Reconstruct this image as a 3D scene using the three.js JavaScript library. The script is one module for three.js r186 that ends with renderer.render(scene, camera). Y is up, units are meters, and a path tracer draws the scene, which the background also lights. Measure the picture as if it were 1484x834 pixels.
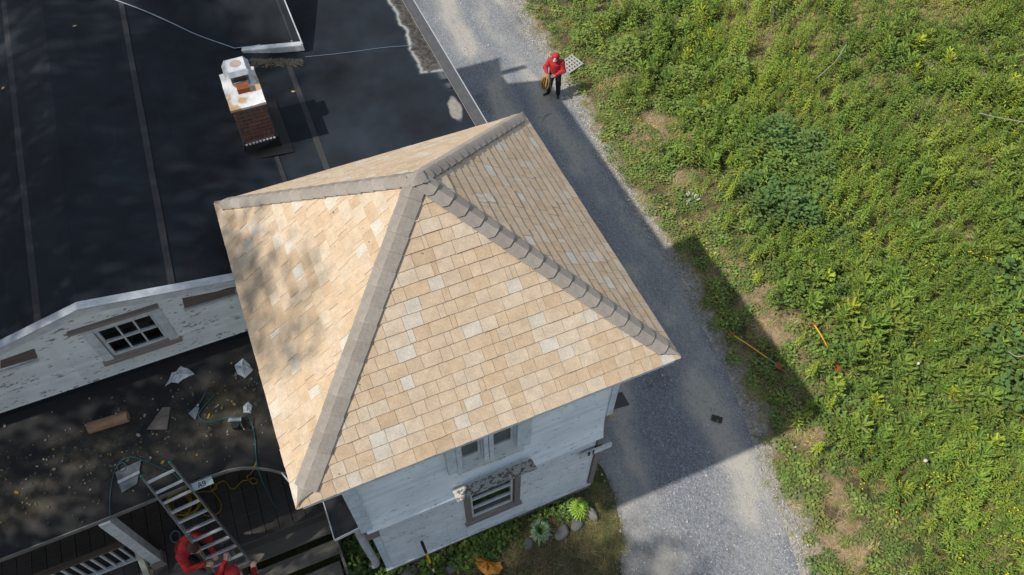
import * as THREE from 'three';
import { mergeGeometries, mergeVertices } from 'three/addons/utils/BufferGeometryUtils.js';
import { triTable, edgeTable } from 'three/addons/objects/MarchingCubes.js';

const lerp = (a, b, t) => a + (b - a) * t, clamp = (x, a = 0, b = 1) => Math.min(b, Math.max(a, x));
const smooth = (a, b, x) => { const t = clamp((x - a) / (b - a)); return t * t * (3 - 2 * t); };
// ------------------------------------------------------------------ camera, sky, sun, exposure
const scene = new THREE.Scene();
const FOCAL = 1088.6;                                   // in pixels of the 1484 x 834 photograph
const camera = new THREE.PerspectiveCamera(2 * Math.atan(417 / FOCAL) * 180 / Math.PI, 1484 / 834, 0.1, 900);
const CAM = new THREE.Vector3(-1.6335, 15.5992, 6.8878);
const RIGHT = new THREE.Vector3(0.91821858, 0.00476761, 0.39604534);
const UP = new THREE.Vector3(0.32046323, 0.57868658, -0.7499501);
const FWD = new THREE.Vector3(0.2327616, -0.81553609, -0.52983293);
camera.position.copy(CAM);
camera.quaternion.setFromRotationMatrix(new THREE.Matrix4().makeBasis(RIGHT, UP, FWD.clone().negate()));
camera.updateMatrixWorld();
scene.add(camera);

const SUN_COT = 0.855, SUN_SOUTH = -0.005;                // shadow metres per metre of height, from the tower's shadow
const SUN_DIR = new THREE.Vector3(-SUN_COT, 1, SUN_COT * SUN_SOUTH).normalize();
const skyTex = (() => {                                  // hazy blue sky with broken white cloud, the same all round
  const w = 512, h = 256, d = new Float32Array(w * h * 4);
  for (let j = 0; j < h; j++) for (let i = 0; i < w; i++) {
    const el = ((j + 0.5) / h - 0.5) * Math.PI, az = (i + 0.5) / w * 2 * Math.PI, e = Math.max(0, Math.sin(el)), x = Math.cos(az) * Math.cos(el), z = Math.sin(az) * Math.cos(el);
    const up = Math.pow(1 - e, 2.2), n = fbm(x / (e + 0.35) * 2.2 + 20, z / (e + 0.35) * 2.2 + 20, 5, 5), cloud = smooth(0.48, 0.68, n) * smooth(0.02, 0.25, e);
    const c = [lerp(0.150, 0.415, up), lerp(0.208, 0.445, up), lerp(0.298, 0.49, up)].map((v, k) => lerp(v, [0.56, 0.565, 0.58][k], cloud * 0.8)), o = (j * w + i) * 4;
    for (let k = 0; k < 3; k++) d[o + k] = el < 0 ? 0.12 : c[k]; d[o + 3] = 1;
  }
  const t = new THREE.DataTexture(d, w, h, THREE.RGBAFormat, THREE.FloatType); t.mapping = THREE.EquirectangularReflectionMapping; t.magFilter = t.minFilter = THREE.LinearFilter; t.wrapS = THREE.RepeatWrapping; t.needsUpdate = true; return t;
})();
scene.background = skyTex; scene.environment = skyTex;
const sun = new THREE.DirectionalLight(new THREE.Color().setRGB(1.0, 0.955, 0.88), 3.05);
sun.position.copy(SUN_DIR).multiplyScalar(60);
sun.castShadow = true;
sun.shadow.mapSize.set(4096, 4096);
Object.assign(sun.shadow.camera, { left: -30, right: 30, top: 30, bottom: -30, near: 1, far: 140 });
sun.shadow.radius = 1.7;
scene.add(sun); scene.add(sun.target);
const renderer = new THREE.WebGLRenderer({ antialias: true });
renderer.setSize(1024, 575);
renderer.toneMapping = THREE.LinearToneMapping;
renderer.toneMappingExposure = 1.72;
renderer.shadowMap.enabled = true;

// ------------------------------------------------------------------ helpers
function rngOf(seed) { let a = seed >>> 0; return () => { a |= 0; a = a + 0x6D2B79F5 | 0; let t = Math.imul(a ^ a >>> 15, 1 | a); t = t + Math.imul(t ^ t >>> 7, 61 | t) ^ t; return ((t ^ t >>> 14) >>> 0) / 4294967296; }; }
const V = (x, y, z) => new THREE.Vector3(x, y, z);
function hash2(x, y, s = 0) { let h = Math.imul(x | 0, 374761393) + Math.imul(y | 0, 668265263) + Math.imul(s | 0, 974634777) | 0; h = Math.imul(h ^ h >>> 13, 1274126177); return ((h ^ h >>> 16) >>> 0) / 4294967296; }
function vnoise(x, y, s = 0, px = 0, py = 0) {          // value noise, periodic when px / py are given
  const xi = Math.floor(x), yi = Math.floor(y), fx = x - xi, fy = y - yi, w = (i, p) => p ? ((i % p) + p) % p : i;
  const u = fx * fx * (3 - 2 * fx), v = fy * fy * (3 - 2 * fy);
  const a = hash2(w(xi, px), w(yi, py), s), b = hash2(w(xi + 1, px), w(yi, py), s), c = hash2(w(xi, px), w(yi + 1, py), s), d = hash2(w(xi + 1, px), w(yi + 1, py), s);
  return lerp(lerp(a, b, u), lerp(c, d, u), v);
}
function fbm(x, y, s = 0, oct = 4, p = 0) { let t = 0, a = 0.5, n = 0; for (let i = 0; i < oct; i++) { t += a * vnoise(x, y, s + i * 17, p, p); n += a; a *= 0.5; x *= 2; y *= 2; p *= 2; } return t / n; }
// pixels of the photograph to directions and places
const ray = (u, v) => FWD.clone().addScaledVector(RIGHT, (u - 742) / FOCAL).addScaledVector(UP, -(v - 417) / FOCAL);
const onY = (u, v, y) => { const d = ray(u, v); return CAM.clone().addScaledVector(d, (y - CAM.y) / d.y); };
const onZ = (u, v, z) => { const d = ray(u, v); return CAM.clone().addScaledVector(d, (z - CAM.z) / d.z); };
const onX = (u, v, x) => { const d = ray(u, v); return CAM.clone().addScaledVector(d, (x - CAM.x) / d.x); };
const onPlane = (u, v, n, p) => { const d = ray(u, v); return CAM.clone().addScaledVector(d, p.clone().sub(CAM).dot(n) / d.dot(n)); };
const pixelOf = (P) => { const d = P.clone().sub(CAM), w = d.dot(FWD); return [742 + FOCAL * d.dot(RIGHT) / w, 417 - FOCAL * d.dot(UP) / w, w]; };

const taken = new Map();
function numbered(n) { const k = taken.get(n) || 0; taken.set(n, k + 1); return k ? n + '_' + String(k).padStart(3, '0') : n; }
function tag(o, label, category, group, kind) { o.userData.label = label; o.userData.category = category; if (group) o.userData.group = group; if (kind) o.userData.kind = kind; return o; }
function thing(name, label, category, pos = V(0, 0, 0), turn = 0, group) {
  const o = new THREE.Group(); o.name = numbered(name); o.position.copy(pos); o.rotation.y = turn; scene.add(o); return tag(o, label, category, group);
}
function copyOf(src, pos, turn, label, s = 1) { const c = src.clone(); c.name = numbered(src.name.replace(/_\d{3}$/, '')); c.userData = { ...src.userData }; if (label) c.userData.label = label; c.position.copy(pos); c.rotation.y = turn; c.scale.setScalar(s); scene.add(c); return c; }
function clean(g) { g = g.index ? g.toNonIndexed() : g; for (const k of Object.keys(g.attributes)) if (k !== 'position' && k !== 'normal' && k !== 'color') g.deleteAttribute(k); if (!g.attributes.normal) g.computeVertexNormals(); return g; }
function boxUV(g) {                                      // uv in metres, by the way each face points
  const p = g.attributes.position, n = g.attributes.normal, uv = new Float32Array(p.count * 2);
  for (let i = 0; i < p.count; i++) {
    const ax = Math.abs(n.getX(i)), ay = Math.abs(n.getY(i)), az = Math.abs(n.getZ(i));
    let u, v; if (ay >= ax && ay >= az) { u = p.getX(i); v = p.getZ(i); } else if (ax >= az) { u = p.getZ(i); v = p.getY(i); } else { u = p.getX(i); v = p.getY(i); }
    uv[2 * i] = u; uv[2 * i + 1] = v;
  }
  g.setAttribute('uv', new THREE.BufferAttribute(uv, 2)); return g;
}
class MB {
  constructor() { this.g = []; }
  add(g, m) { g = clean(g); if (m) g.applyMatrix4(m); this.g.push(g); return this; }
  box(x0, x1, y0, y1, z0, z1) { return this.add(new THREE.BoxGeometry(Math.abs(x1 - x0), Math.abs(y1 - y0), Math.abs(z1 - z0)).translate((x0 + x1) / 2, (y0 + y1) / 2, (z0 + z1) / 2)); }
  bar(a, b, w, h, up = V(0, 1, 0)) {                     // a beam of w (across) by h (up) from a to b
    const d = b.clone().sub(a), L = d.length(); d.normalize(); const s = d.clone().cross(up).normalize(), u = s.clone().cross(d);
    return this.add(new THREE.BoxGeometry(w, h, L), new THREE.Matrix4().makeBasis(s, u, d.clone().negate()).setPosition(a.clone().add(b).multiplyScalar(0.5)));
  }
  cyl(a, b, r0, r1 = r0, n = 10) {
    const d = b.clone().sub(a), L = d.length(), q = new THREE.Quaternion().setFromUnitVectors(V(0, 1, 0), d.normalize());
    return this.add(new THREE.CylinderGeometry(r1, r0, L, n), new THREE.Matrix4().makeRotationFromQuaternion(q).setPosition(a.clone().add(b).multiplyScalar(0.5)));
  }
  tube(pts, r, n = 6, seg) { return this.add(new THREE.TubeGeometry(new THREE.CatmullRomCurve3(pts), seg || pts.length * 5, r, n, false)); }
  prism(poly, down) {                                    // a flat polygon (any orientation) given thickness along the vector down
    const P = [], n = poly.length, q = poly.map((p) => p.clone().add(down));
    const nrm = V(0, 0, 0); for (let i = 0; i < n; i++) { const a = poly[i], b = poly[(i + 1) % n]; nrm.x += (a.y - b.y) * (a.z + b.z); nrm.y += (a.z - b.z) * (a.x + b.x); nrm.z += (a.x - b.x) * (a.y + b.y); }
    if (nrm.dot(down) > 0) { poly = poly.slice().reverse(); q.reverse(); }
    const tri = (a, b, c) => P.push(a.x, a.y, a.z, b.x, b.y, b.z, c.x, c.y, c.z);
    const N = nrm.normalize(), ax = Math.abs(N.x), ay = Math.abs(N.y), az = Math.abs(N.z);
    const to2 = (p) => ay >= ax && ay >= az ? new THREE.Vector2(p.x, p.z) : ax >= az ? new THREE.Vector2(p.y, p.z) : new THREE.Vector2(p.x, p.y);
    const faces = n === 3 ? [[0, 1, 2]] : n === 4 ? [[0, 1, 2], [0, 2, 3]] : THREE.ShapeUtils.triangulateShape(poly.map(to2), []);
    const up = down.clone().negate();
    for (const [a, b, c] of faces) {
      const nn = poly[b].clone().sub(poly[a]).cross(poly[c].clone().sub(poly[a]));
      if (nn.dot(up) > 0) { tri(poly[a], poly[b], poly[c]); tri(q[a], q[c], q[b]); } else { tri(poly[a], poly[c], poly[b]); tri(q[a], q[b], q[c]); }
    }
    for (let i = 0; i < n; i++) { const j = (i + 1) % n; tri(poly[i], q[i], q[j]); tri(poly[i], q[j], poly[j]); }
    const g = new THREE.BufferGeometry(); g.setAttribute('position', new THREE.Float32BufferAttribute(P, 3)); g.computeVertexNormals(); this.g.push(g); return this;
  }
  geo() { const g = this.g.length > 1 ? mergeGeometries(this.g) : this.g[0]; return boxUV(g); }
  build(name, mat, parent = scene) { const m = new THREE.Mesh(this.geo(), mat); m.name = parent === scene ? numbered(name) : name; m.castShadow = m.receiveShadow = true; parent.add(m); return m; }
}
function mesh(name, g, mat, parent = scene) { if (!g.attributes.normal) g.computeVertexNormals(); if (!g.attributes.uv) { g = g.index ? g.toNonIndexed() : g; boxUV(g); } const m = new THREE.Mesh(g, mat); m.name = parent === scene ? numbered(name) : name; m.castShadow = m.receiveShadow = true; parent.add(m); return m; }

// ------------------------------------------------------------------ textures and materials
function tex(w, h, fn, { srgb = true, repeat = true } = {}) {
  const d = new Uint8Array(w * h * 4);
  for (let j = 0; j < h; j++) for (let i = 0; i < w; i++) { const c = fn(i, j), o = (j * w + i) * 4; d[o] = clamp(c[0]) * 255; d[o + 1] = clamp(c[1]) * 255; d[o + 2] = clamp(c[2]) * 255; d[o + 3] = 255; }
  const t = new THREE.DataTexture(d, w, h); t.colorSpace = srgb ? THREE.SRGBColorSpace : THREE.NoColorSpace; t.magFilter = THREE.LinearFilter; t.minFilter = THREE.LinearMipmapLinearFilter; t.generateMipmaps = true;
  t.wrapS = t.wrapT = repeat ? THREE.RepeatWrapping : THREE.ClampToEdgeWrapping; t.needsUpdate = true; return t;
}
const per = (t, m, m2 = m) => { t.repeat.set(1 / m, 1 / m2); return t; };
const g3 = (v) => [v, v, v];
const T = {};
T.granule = per(tex(256, 256, (i, j) => g3(0.90 + 0.14 * (hash2(i, j, 1) - 0.5) + 0.10 * (fbm(i / 6, j / 6, 3, 2, 0) - 0.5) + 0.07 * (vnoise(i / 32, j / 32, 8, 8, 8) - 0.5))), 0.9);
T.grain = per(tex(256, 256, (i, j) => g3(0.88 + 0.1 * (hash2(i, j, 5) - 0.5) + 0.22 * (fbm(i / 16, j / 16, 9, 4, 16) - 0.5))), 1.3);
T.wood = per(tex(256, 256, (i, j) => { const n = fbm(i / 64 * 1, j / 4, 21, 4, 0), k = vnoise(i / 32, j / 2, 31, 8, 128); return g3(0.62 + 0.36 * n + 0.14 * (k - 0.5)); }), 1.6, 0.5);
T.fabric = per(tex(128, 128, (i, j) => g3(0.85 + 0.12 * (hash2(i, j, 2) - 0.5) + 0.18 * (fbm(i / 12, j / 12, 4, 3, 0) - 0.5))), 0.5);
// worn paint: pale coats, rubbed patches and bare dark flecks stretched along the boards
function paintTex(base, bare, amount, seed) {
  return tex(1024, 1024, (i, j) => {
    const u = i / 1024, v = j / 1024, row = Math.floor(v * 32);
    const streak = fbm(u * 30 + hash2(row, seed) * 9, v * 84, seed, 4, 0), zone = fbm(u * 5, v * 5, seed + 3, 3, 0);
    const fleck = smooth(0.70 - amount * smooth(0.45, 0.75, zone), 0.78 - amount * smooth(0.45, 0.75, zone), streak);
    const tone = 0.93 + 0.1 * (fbm(u * 9, v * 9, seed + 5, 3, 0) - 0.5) + 0.05 * (hash2(i, j, seed) - 0.5) + 0.07 * (hash2(row, 7, seed) - 0.5);
    return [0, 1, 2].map((k) => lerp(base[k] * tone, bare[k], fleck));
  });
}
T.paintWhite = per(paintTex([0.93, 0.945, 0.935], [0.56, 0.55, 0.53], 0.095, 41), 2.9);
T.paintBlue = per(paintTex([0.885, 0.925, 0.945], [0.66, 0.69, 0.70], 0.02, 61), 2.6);
T.paintGrey = per(paintTex([0.83, 0.86, 0.875], [0.56, 0.58, 0.59], 0.03, 71), 2.4);
const M = {};
const std = (o) => new THREE.MeshStandardMaterial({ roughness: 0.85, ...o });
const rgb = (r, g, b) => new THREE.Color().setRGB(r, g, b);
M.sidingWhite = std({ map: T.paintWhite, bumpMap: T.paintWhite, bumpScale: 0.002, roughness: 0.7 });
M.sidingBlue = std({ map: T.paintBlue, bumpMap: T.paintBlue, bumpScale: 0.002, roughness: 0.65 });
M.sidingGrey = std({ map: T.paintGrey, bumpMap: T.paintGrey, bumpScale: 0.002, roughness: 0.65 });
M.trimBlue = std({ map: T.grain, color: rgb(0.68, 0.78, 0.85), roughness: 0.6 });
M.trimWhite = std({ map: T.grain, color: rgb(0.74, 0.77, 0.78), roughness: 0.6 });
M.trimBrown = std({ map: T.wood, color: rgb(0.30, 0.26, 0.25), roughness: 0.75 });
M.rawBoard = std({ map: T.wood, color: rgb(0.42, 0.34, 0.29), roughness: 0.85 });
M.dark = std({ color: rgb(0.012, 0.012, 0.013), roughness: 0.9 });
M.glass = new THREE.MeshPhysicalMaterial({ color: rgb(0.86, 0.90, 0.88), roughness: 0.04, transmission: 1, thickness: 0, ior: 1.5 });
M.alu = std({ color: rgb(0.62, 0.63, 0.65), metalness: 0.85, roughness: 0.38, map: T.grain });
M.whiteMetal = std({ color: rgb(0.58, 0.61, 0.64), roughness: 0.45, map: T.grain });

// ------------------------------------------------------------------ ground, road
const roadRight = [[-40, 9.3], [-22, 8.3], [-14.5, 7.77], [-11.5, 7.57], [-8.9, 7.4], [-6.6, 7.12], [-4.1, 7.05], [-2, 6.98], [0.27, 6.72], [1.93, 6.41], [3.38, 5.98], [4.85, 5.65], [5.55, 5.4], [8, 4.4], [12, 2.4], [20, -2.5]];
const roadLeft = [[-40, 4.1], [-22, 3.1], [-14, 2.3], [1.6, 2.5], [2.6, 2.6], [3.3, 2.32], [4.1, 1.95], [5.2, 1.35], [8, 0], [12, -2.4], [20, -7]];
const along = (tab, z) => { for (let i = 0; i < tab.length - 1; i++) if (z <= tab[i + 1][0]) { const t = clamp((z - tab[i][0]) / (tab[i + 1][0] - tab[i][0])); return lerp(tab[i][1], tab[i + 1][1], t * t * (3 - 2 * t) * 0.3 + t * 0.7); } return tab.at(-1)[1]; };
const RX = (z) => along(roadRight, z) + 0.34 * (fbm(z * 1.1, 2, 77, 4) - 0.5), LX = (z) => along(roadLeft, z) + 0.22 * (fbm(z * 1.5, 9, 78, 3) - 0.5);
function heightAt(x, z) {                                // the field climbs gently away from the road
  const d = x - along(roadRight, z);
  const bank = 0.10 * smooth(0, 1.2, d) + 0.055 * Math.max(0, d - 0.8), lumps = smooth(0.1, 1.5, d) * 0.16 * (fbm(x * 0.6, z * 0.6, 12, 3) - 0.5);
  const yard = x < along(roadLeft, z) ? 0.05 * (fbm(x * 1.4, z * 1.4, 13, 3) - 0.4) * smooth(0, 0.8, along(roadLeft, z) - x) : 0;
  return bank + lumps + yard;
}
// bare and dry patches in the field, in metres: x, z, radius
const barePatches = [[10.6, -12.4, 0.98], [10.5, -11.0, 0.74], [9.2, -6.6, 1.07], [8.2, -1.7, 0.61], [8.35, -0.6, 0.57], [8.2, 0.4, 0.57], [8.1, 1.5, 0.57], [7.9, 2.4, 0.53], [7.2, 3.3, 0.57], [6.9, 4.3, 0.61], [6.5, 5.3, 0.66], [8.7, -4.6, 0.74], [9.3, -9.3, 0.66], [12.9, -7.6, 0.57], [14.2, 0.2, 0.41], [10.2, 0.0, 0.29], [12.2, -10.6, 0.66]];
const dryPatches = [[16.4, -6.6, 2.0], [16.6, -8.4, 2.25], [19.6, -7.0, 2.75], [18.2, -9.5, 3.0], [14.2, -9.2, 1.5], [20.8, -5.0, 2.0], [16.8, -3.6, 1.12], [17.3, -1.2, 1.0], [13.2, -12.2, 1.6], [22.5, -8.5, 2.5], [15.5, -11.5, 1.8], [19.5, -3.0, 1.3]];
const patchAt = (list, x, z) => { let m = 0, n = null; for (const [a, b, r] of list) { const e = Math.hypot(x - a, z - b) / r; if (e > 2.3) continue; if (n === null) n = 2.2 * (fbm(x * 2.3, z * 2.3, 91, 4) - 0.5); const d = e + n; m = Math.max(m, 1 - smooth(0.35, 1.15, d)); } return m; };
const bareAt = (x, z) => Math.max(patchAt(barePatches, x, z), 0.9 * (1 - smooth(0.0, 0.55, x - RX(z))));
const dryAt = (x, z) => patchAt(dryPatches, x, z);
{
  // one sheet out to the horizon: fine cells near the place, coarse far away
  const line = (a, b, n, far) => { const v = []; for (let i = 0; i <= n; i++) v.push(lerp(a, b, i / n)); for (const f of far) { v.unshift(a - f); v.push(b + f); } return v; };
  const xs = line(-14, 28, 150, [4, 12, 30, 80, 200, 420]), zs = line(-22, 12, 130, [4, 12, 30, 80, 200, 420]);
  const P = [], C = [], I = [], UVs = [];
  for (const z of zs) for (const x of xs) {
    const near = x > -20 && x < 34 && z > -30 && z < 20, y = near ? heightAt(x, z) : heightAt(clamp(x, -20, 34), clamp(z, -30, 20));
    P.push(x, y, z); UVs.push(x, z); C.push(1, 1, 1);
  }
  const nx = xs.length; for (let j = 0; j < zs.length - 1; j++) for (let i = 0; i < nx - 1; i++) { const a = j * nx + i, b = a + 1, c = a + nx, d = c + 1; I.push(a, c, b, b, c, d); }
  const g = new THREE.BufferGeometry(); g.setAttribute('position', new THREE.Float32BufferAttribute(P, 3)); g.setAttribute('uv', new THREE.Float32BufferAttribute(UVs, 2)); g.setIndex(I); g.computeVertexNormals();
  // soil: thatch, moss and bare clay over 42 x 34 m, repeated beyond
  const t = tex(1400, 1134, (i, j) => {
    const x = -14 + 42 * i / 1400, z = -22 + 34 * j / 1134, b = x > 5 ? bareAt(x, z) : 0, d = x > 12 ? dryAt(x, z) : 0;
    const n = fbm(x * 3, z * 3, 5, 4), f = fbm(x * 16, z * 16, 15, 2), s = hash2(i, j, 3);
    const green = [0.27, 0.29, 0.13], clay = [0.57, 0.48, 0.37], straw = [0.49, 0.43, 0.27], loam = [0.32, 0.27, 0.18];
    let c = green.map((v, k) => lerp(v, loam[k], smooth(0.4, 0.65, n)));
    c = c.map((v, k) => lerp(v, straw[k], 0.75 * d * smooth(0.25, 0.6, f)));
    const e = x > 4 ? 1 - smooth(0.15, 0.7, x - RX(z) + 0.5 * (n - 0.5)) : 0;
    c = c.map((v, k) => lerp(v, clay[k], b * smooth(0.15, 0.55, f + 0.25))); c = c.map((v, k) => lerp(v, [0.62, 0.595, 0.54][k], e));
    const m = 0.78 + 0.34 * (f - 0.5) + 0.3 * (s - 0.5) + 0.2 * n; return c.map((v) => v * m);
  });
  t.repeat.set(1 / 42, 1 / 34); t.offset.set(14 / 42, 22 / 34);
  const o = mesh('ground', g, std({ map: t, bumpMap: t, bumpScale: 0.02, roughness: 1 })); tag(o, 'brown soil and thatch of the sloping field and yard', 'ground', null, 'structure');
}
{
  // crushed stone with two dusty wheel tracks
  const P = [], U = [], I = [], n = 44, zs = []; for (let z = -36; z <= 14; z += z > -18 && z < 8 ? 0.12 : 0.5) zs.push(z);
  for (const z of zs) { const l = LX(z), r = RX(z); for (let i = 0; i <= n; i++) { const t = i / n, x = lerp(l, r, t), e = smooth(0, 0.1, t) * smooth(0, 0.07, 1 - t); P.push(x, Math.max(0.006, heightAt(x, z) + 0.005) * 1 - 0.012 * (1 - e) + 0.018 * e * (fbm(x * 1.1, z * 0.5, 4, 3)), z); U.push(x, z); } }
  for (let j = 0; j < zs.length - 1; j++) for (let i = 0; i < n; i++) { const a = j * (n + 1) + i, b = a + 1, c = a + n + 1, d = c + 1; I.push(a, c, b, b, c, d); }
  const g = new THREE.BufferGeometry(); g.setAttribute('position', new THREE.Float32BufferAttribute(P, 3)); g.setAttribute('uv', new THREE.Float32BufferAttribute(U, 2)); g.setIndex(I); g.computeVertexNormals();
  const trackA = [[-40, 6.9], [-22, 5.9], [-14.2, 5.46], [-12.4, 5.45], [-8, 5.0], [-3, 4.6], [0, 4.1], [1.5, 3.55], [2.85, 3.15], [3.88, 2.95], [4.5, 2.85], [6, 2.3], [12, -0.6], [20, -5]], trackB = [[-40, 8.2], [-22, 7.3], [-14.1, 6.8], [-10.9, 6.75], [-7, 6.3], [-3, 6.15], [0, 5.85], [1.5, 5.6], [2.84, 5.4], [4.0, 5.15], [5.1, 4.75], [8, 3.4], [12, 1.2], [20, -3.5]];
  const t = tex(1024, 2048, (i, j) => {
    const x = -1 + 10 * i / 1024, z = -20 + 32 * j / 2048;
    const wob = 0.6 * (fbm(z * 0.7, x, 6, 3) - 0.5);
    const ta = Math.exp(-(((x - along(trackA, z) - wob) / 0.42) ** 2)), tb = Math.exp(-(((x - along(trackB, z) - wob) / 0.46) ** 2));
    const dust = clamp((Math.max(ta, tb) * 1.15 - 0.1) * (0.15 + 0.85 * smooth(0.32, 0.62, fbm(x * 1.3, z * 0.6, 8, 4))) * 1.2), edge = smooth(0.75, 0.0, Math.min(RX(z) - x, 9)) * 0.55 * smooth(0.3, 0.6, fbm(x * 2, z * 2, 51, 3)), dirty = smooth(0.55, 0.75, fbm(x * 0.8, z * 0.5, 18, 4));
    const s1 = hash2(i >> 1, j >> 1, 2), s2 = hash2(i, j, 9), s3 = hash2(Math.floor(i / 4 + vnoise(i / 5, j / 5, 1)), Math.floor(j / 3 + vnoise(i / 5, j / 5, 2)), 4), st = 0.5 * s1 + 0.25 * s2 + 0.25 * s3;
    const mid = (along(trackA, z) + along(trackB, z)) / 2, crown = Math.exp(-(((x - mid) / 0.55) ** 2)), blot = smooth(0.35, 0.7, fbm(x * 0.9 + 7, z * 0.4, 28, 4));
    const stone = [0.425, 0.435, 0.452].map((v) => v * (0.70 + 0.60 * st) * (1 - 0.14 * dirty)), tan = [0.615, 0.592, 0.552].map((v) => v * (0.93 + 0.12 * st));
    const left = Math.exp(-(((x - LX(z) - 0.35) / 0.3) ** 2)) * 0.35;
    return stone.map((v, k) => lerp(v, tan[k], clamp(0.84 * dust + edge + left + 0.14 * blot * (1 - crown))));
  });
  t.repeat.set(1 / 10, 1 / 32); t.offset.set(1 / 10, 20 / 32);
  const o = mesh('gravel_road', g, std({ map: t, bumpMap: t, bumpScale: 0.012, roughness: 0.95 })); tag(o, 'grey crushed stone lane with dusty wheel tracks beside the building', 'road', null, 'structure');
  // loose stones
  const r = rngOf(404), N = 26000, ico = new THREE.IcosahedronGeometry(1, 0), im = new THREE.InstancedMesh(ico, std({ roughness: 0.95 }), N), m4 = new THREE.Matrix4(), q = new THREE.Quaternion(), c = new THREE.Color();
  for (let k = 0; k < N; k++) {
    const z = -16.5 + 23.5 * r(), e = r(), l = LX(z), R = RX(z); let x = e < 0.45 ? R + 0.1 - 1.0 * r() * r() * 1.2 + 0.25 * r() : lerp(l, R, r());
    const s = 0.007 + 0.016 * r() * r() + (r() < 0.01 ? 0.015 : 0); q.setFromEuler(new THREE.Euler(r() * 6, r() * 6, r() * 6));
    m4.compose(V(x, Math.max(0.008, heightAt(x, z)) + 0.012, z), q, V(s * (0.8 + 0.6 * r()), s * 0.7, s * (0.8 + 0.5 * r()))); im.setMatrixAt(k, m4);
    const b = 0.27 + 0.22 * r() * r(), w = r() < 0.3 ? 0.03 : 0; c.setRGB(b + w, b + w * 0.6, b * 1.04); im.setColorAt(k, c);
  }
  im.name = 'loose_gravel'; im.castShadow = im.receiveShadow = true; scene.add(im); tag(im, 'loose grey stones scattered over the lane and its edge', 'gravel', null, 'stuff');
}

// ------------------------------------------------------------------ the square house with the pyramid roof
const EAVE = 6.109, HALF = 2.825, APEX = 8.313, SLOPE_LEN = Math.hypot(HALF, APEX - EAVE);
const house = thing('hip_roof_house', 'two storey pale blue house under a tan shingled pyramid roof', 'house');
// lapped boards on a wall: axis 'z' walls face +-z, axis 'x' walls face +-x; holes are [a0, a1, y0, y1]
function siding(mb, axis, at, dir, a0, a1, y0, y1, expo, holes = [], flare = () => 0) {
  const n = Math.round((y1 - y0) / expo), e = (y1 - y0) / n;
  for (let k = 0; k < n; k++) {
    const b = y0 + k * e, t = b + e; let spans = [[a0, a1]];
    for (const [h0, h1, g0, g1] of holes) if (t > g0 + 0.01 && b < g1 - 0.01) spans = spans.flatMap(([s, f]) => h1 <= s || h0 >= f ? [[s, f]] : [[s, h0], [h1, f]].filter(([p, q]) => q - p > 0.01));
    for (const [s, f] of spans) {
      const o0 = at + dir * (0.030 + flare(b)), o1 = at + dir * (0.006 + flare(t)), i0 = at + dir * (flare(b) - 0.02), top = t - 0.009;
      const pr = axis === 'z' ? [V(s, b, o0), V(s, top, o1), V(s, top, i0), V(s, b, i0)] : [V(o0, b, s), V(o1, top, s), V(i0, top, s), V(i0, b, s)];
      mb.prism(pr, axis === 'z' ? V(f - s, 0, 0) : V(0, 0, f - s));
    }
  }
  return mb;
}
const WX0 = -2.2, WX1 = 2.18, WZ = 2.18;
const upWin = [[669.2, 677.7, 701, 663], [714.5, 659.5, 748, 646]].map(([u0, v0, u1, v1]) => { const a = onZ(u0, v0, 2.29), b = onZ(u1, v1, 2.29); return [a.x, b.x, (a.y + b.y) / 2, 5.0]; });
const lowWin = (() => { const a = onZ(687, 750.6, 2.18), b = onZ(741, 728, 2.18); return [a.x - 0.05, b.x + 0.05, (a.y + b.y) / 2 - 0.05, 2.42]; })();
const flare = (y) => 0.05 + 0.09 * Math.pow(1 - clamp((y - 2.85) / 0.8), 2);
siding(new MB(), 'z', WZ, 1, WX0, WX1, 0.28, 2.84, 0.115, [lowWin]).build('lower_siding', M.sidingGrey, house);
siding(new MB(), 'z', WZ, 1, WX0 - 0.06, WX1 + 0.03, 2.86, 6.0, 0.115, upWin, flare).build('upper_siding', M.sidingBlue, house);
siding(new MB(), 'x', WX0, -1, -1.5, WZ, 0.28, 6.0, 0.115).build('west_siding', M.sidingGrey, house);
siding(new MB(), 'x', WX1, 1, -WZ, WZ, 0.28, 6.0, 0.115).build('east_siding', M.sidingGrey, house);
siding(new MB(), 'z', -WZ, -1, WX0, WX1, 0.28, 6.0, 0.115).build('north_siding', M.sidingGrey, house);
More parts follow.
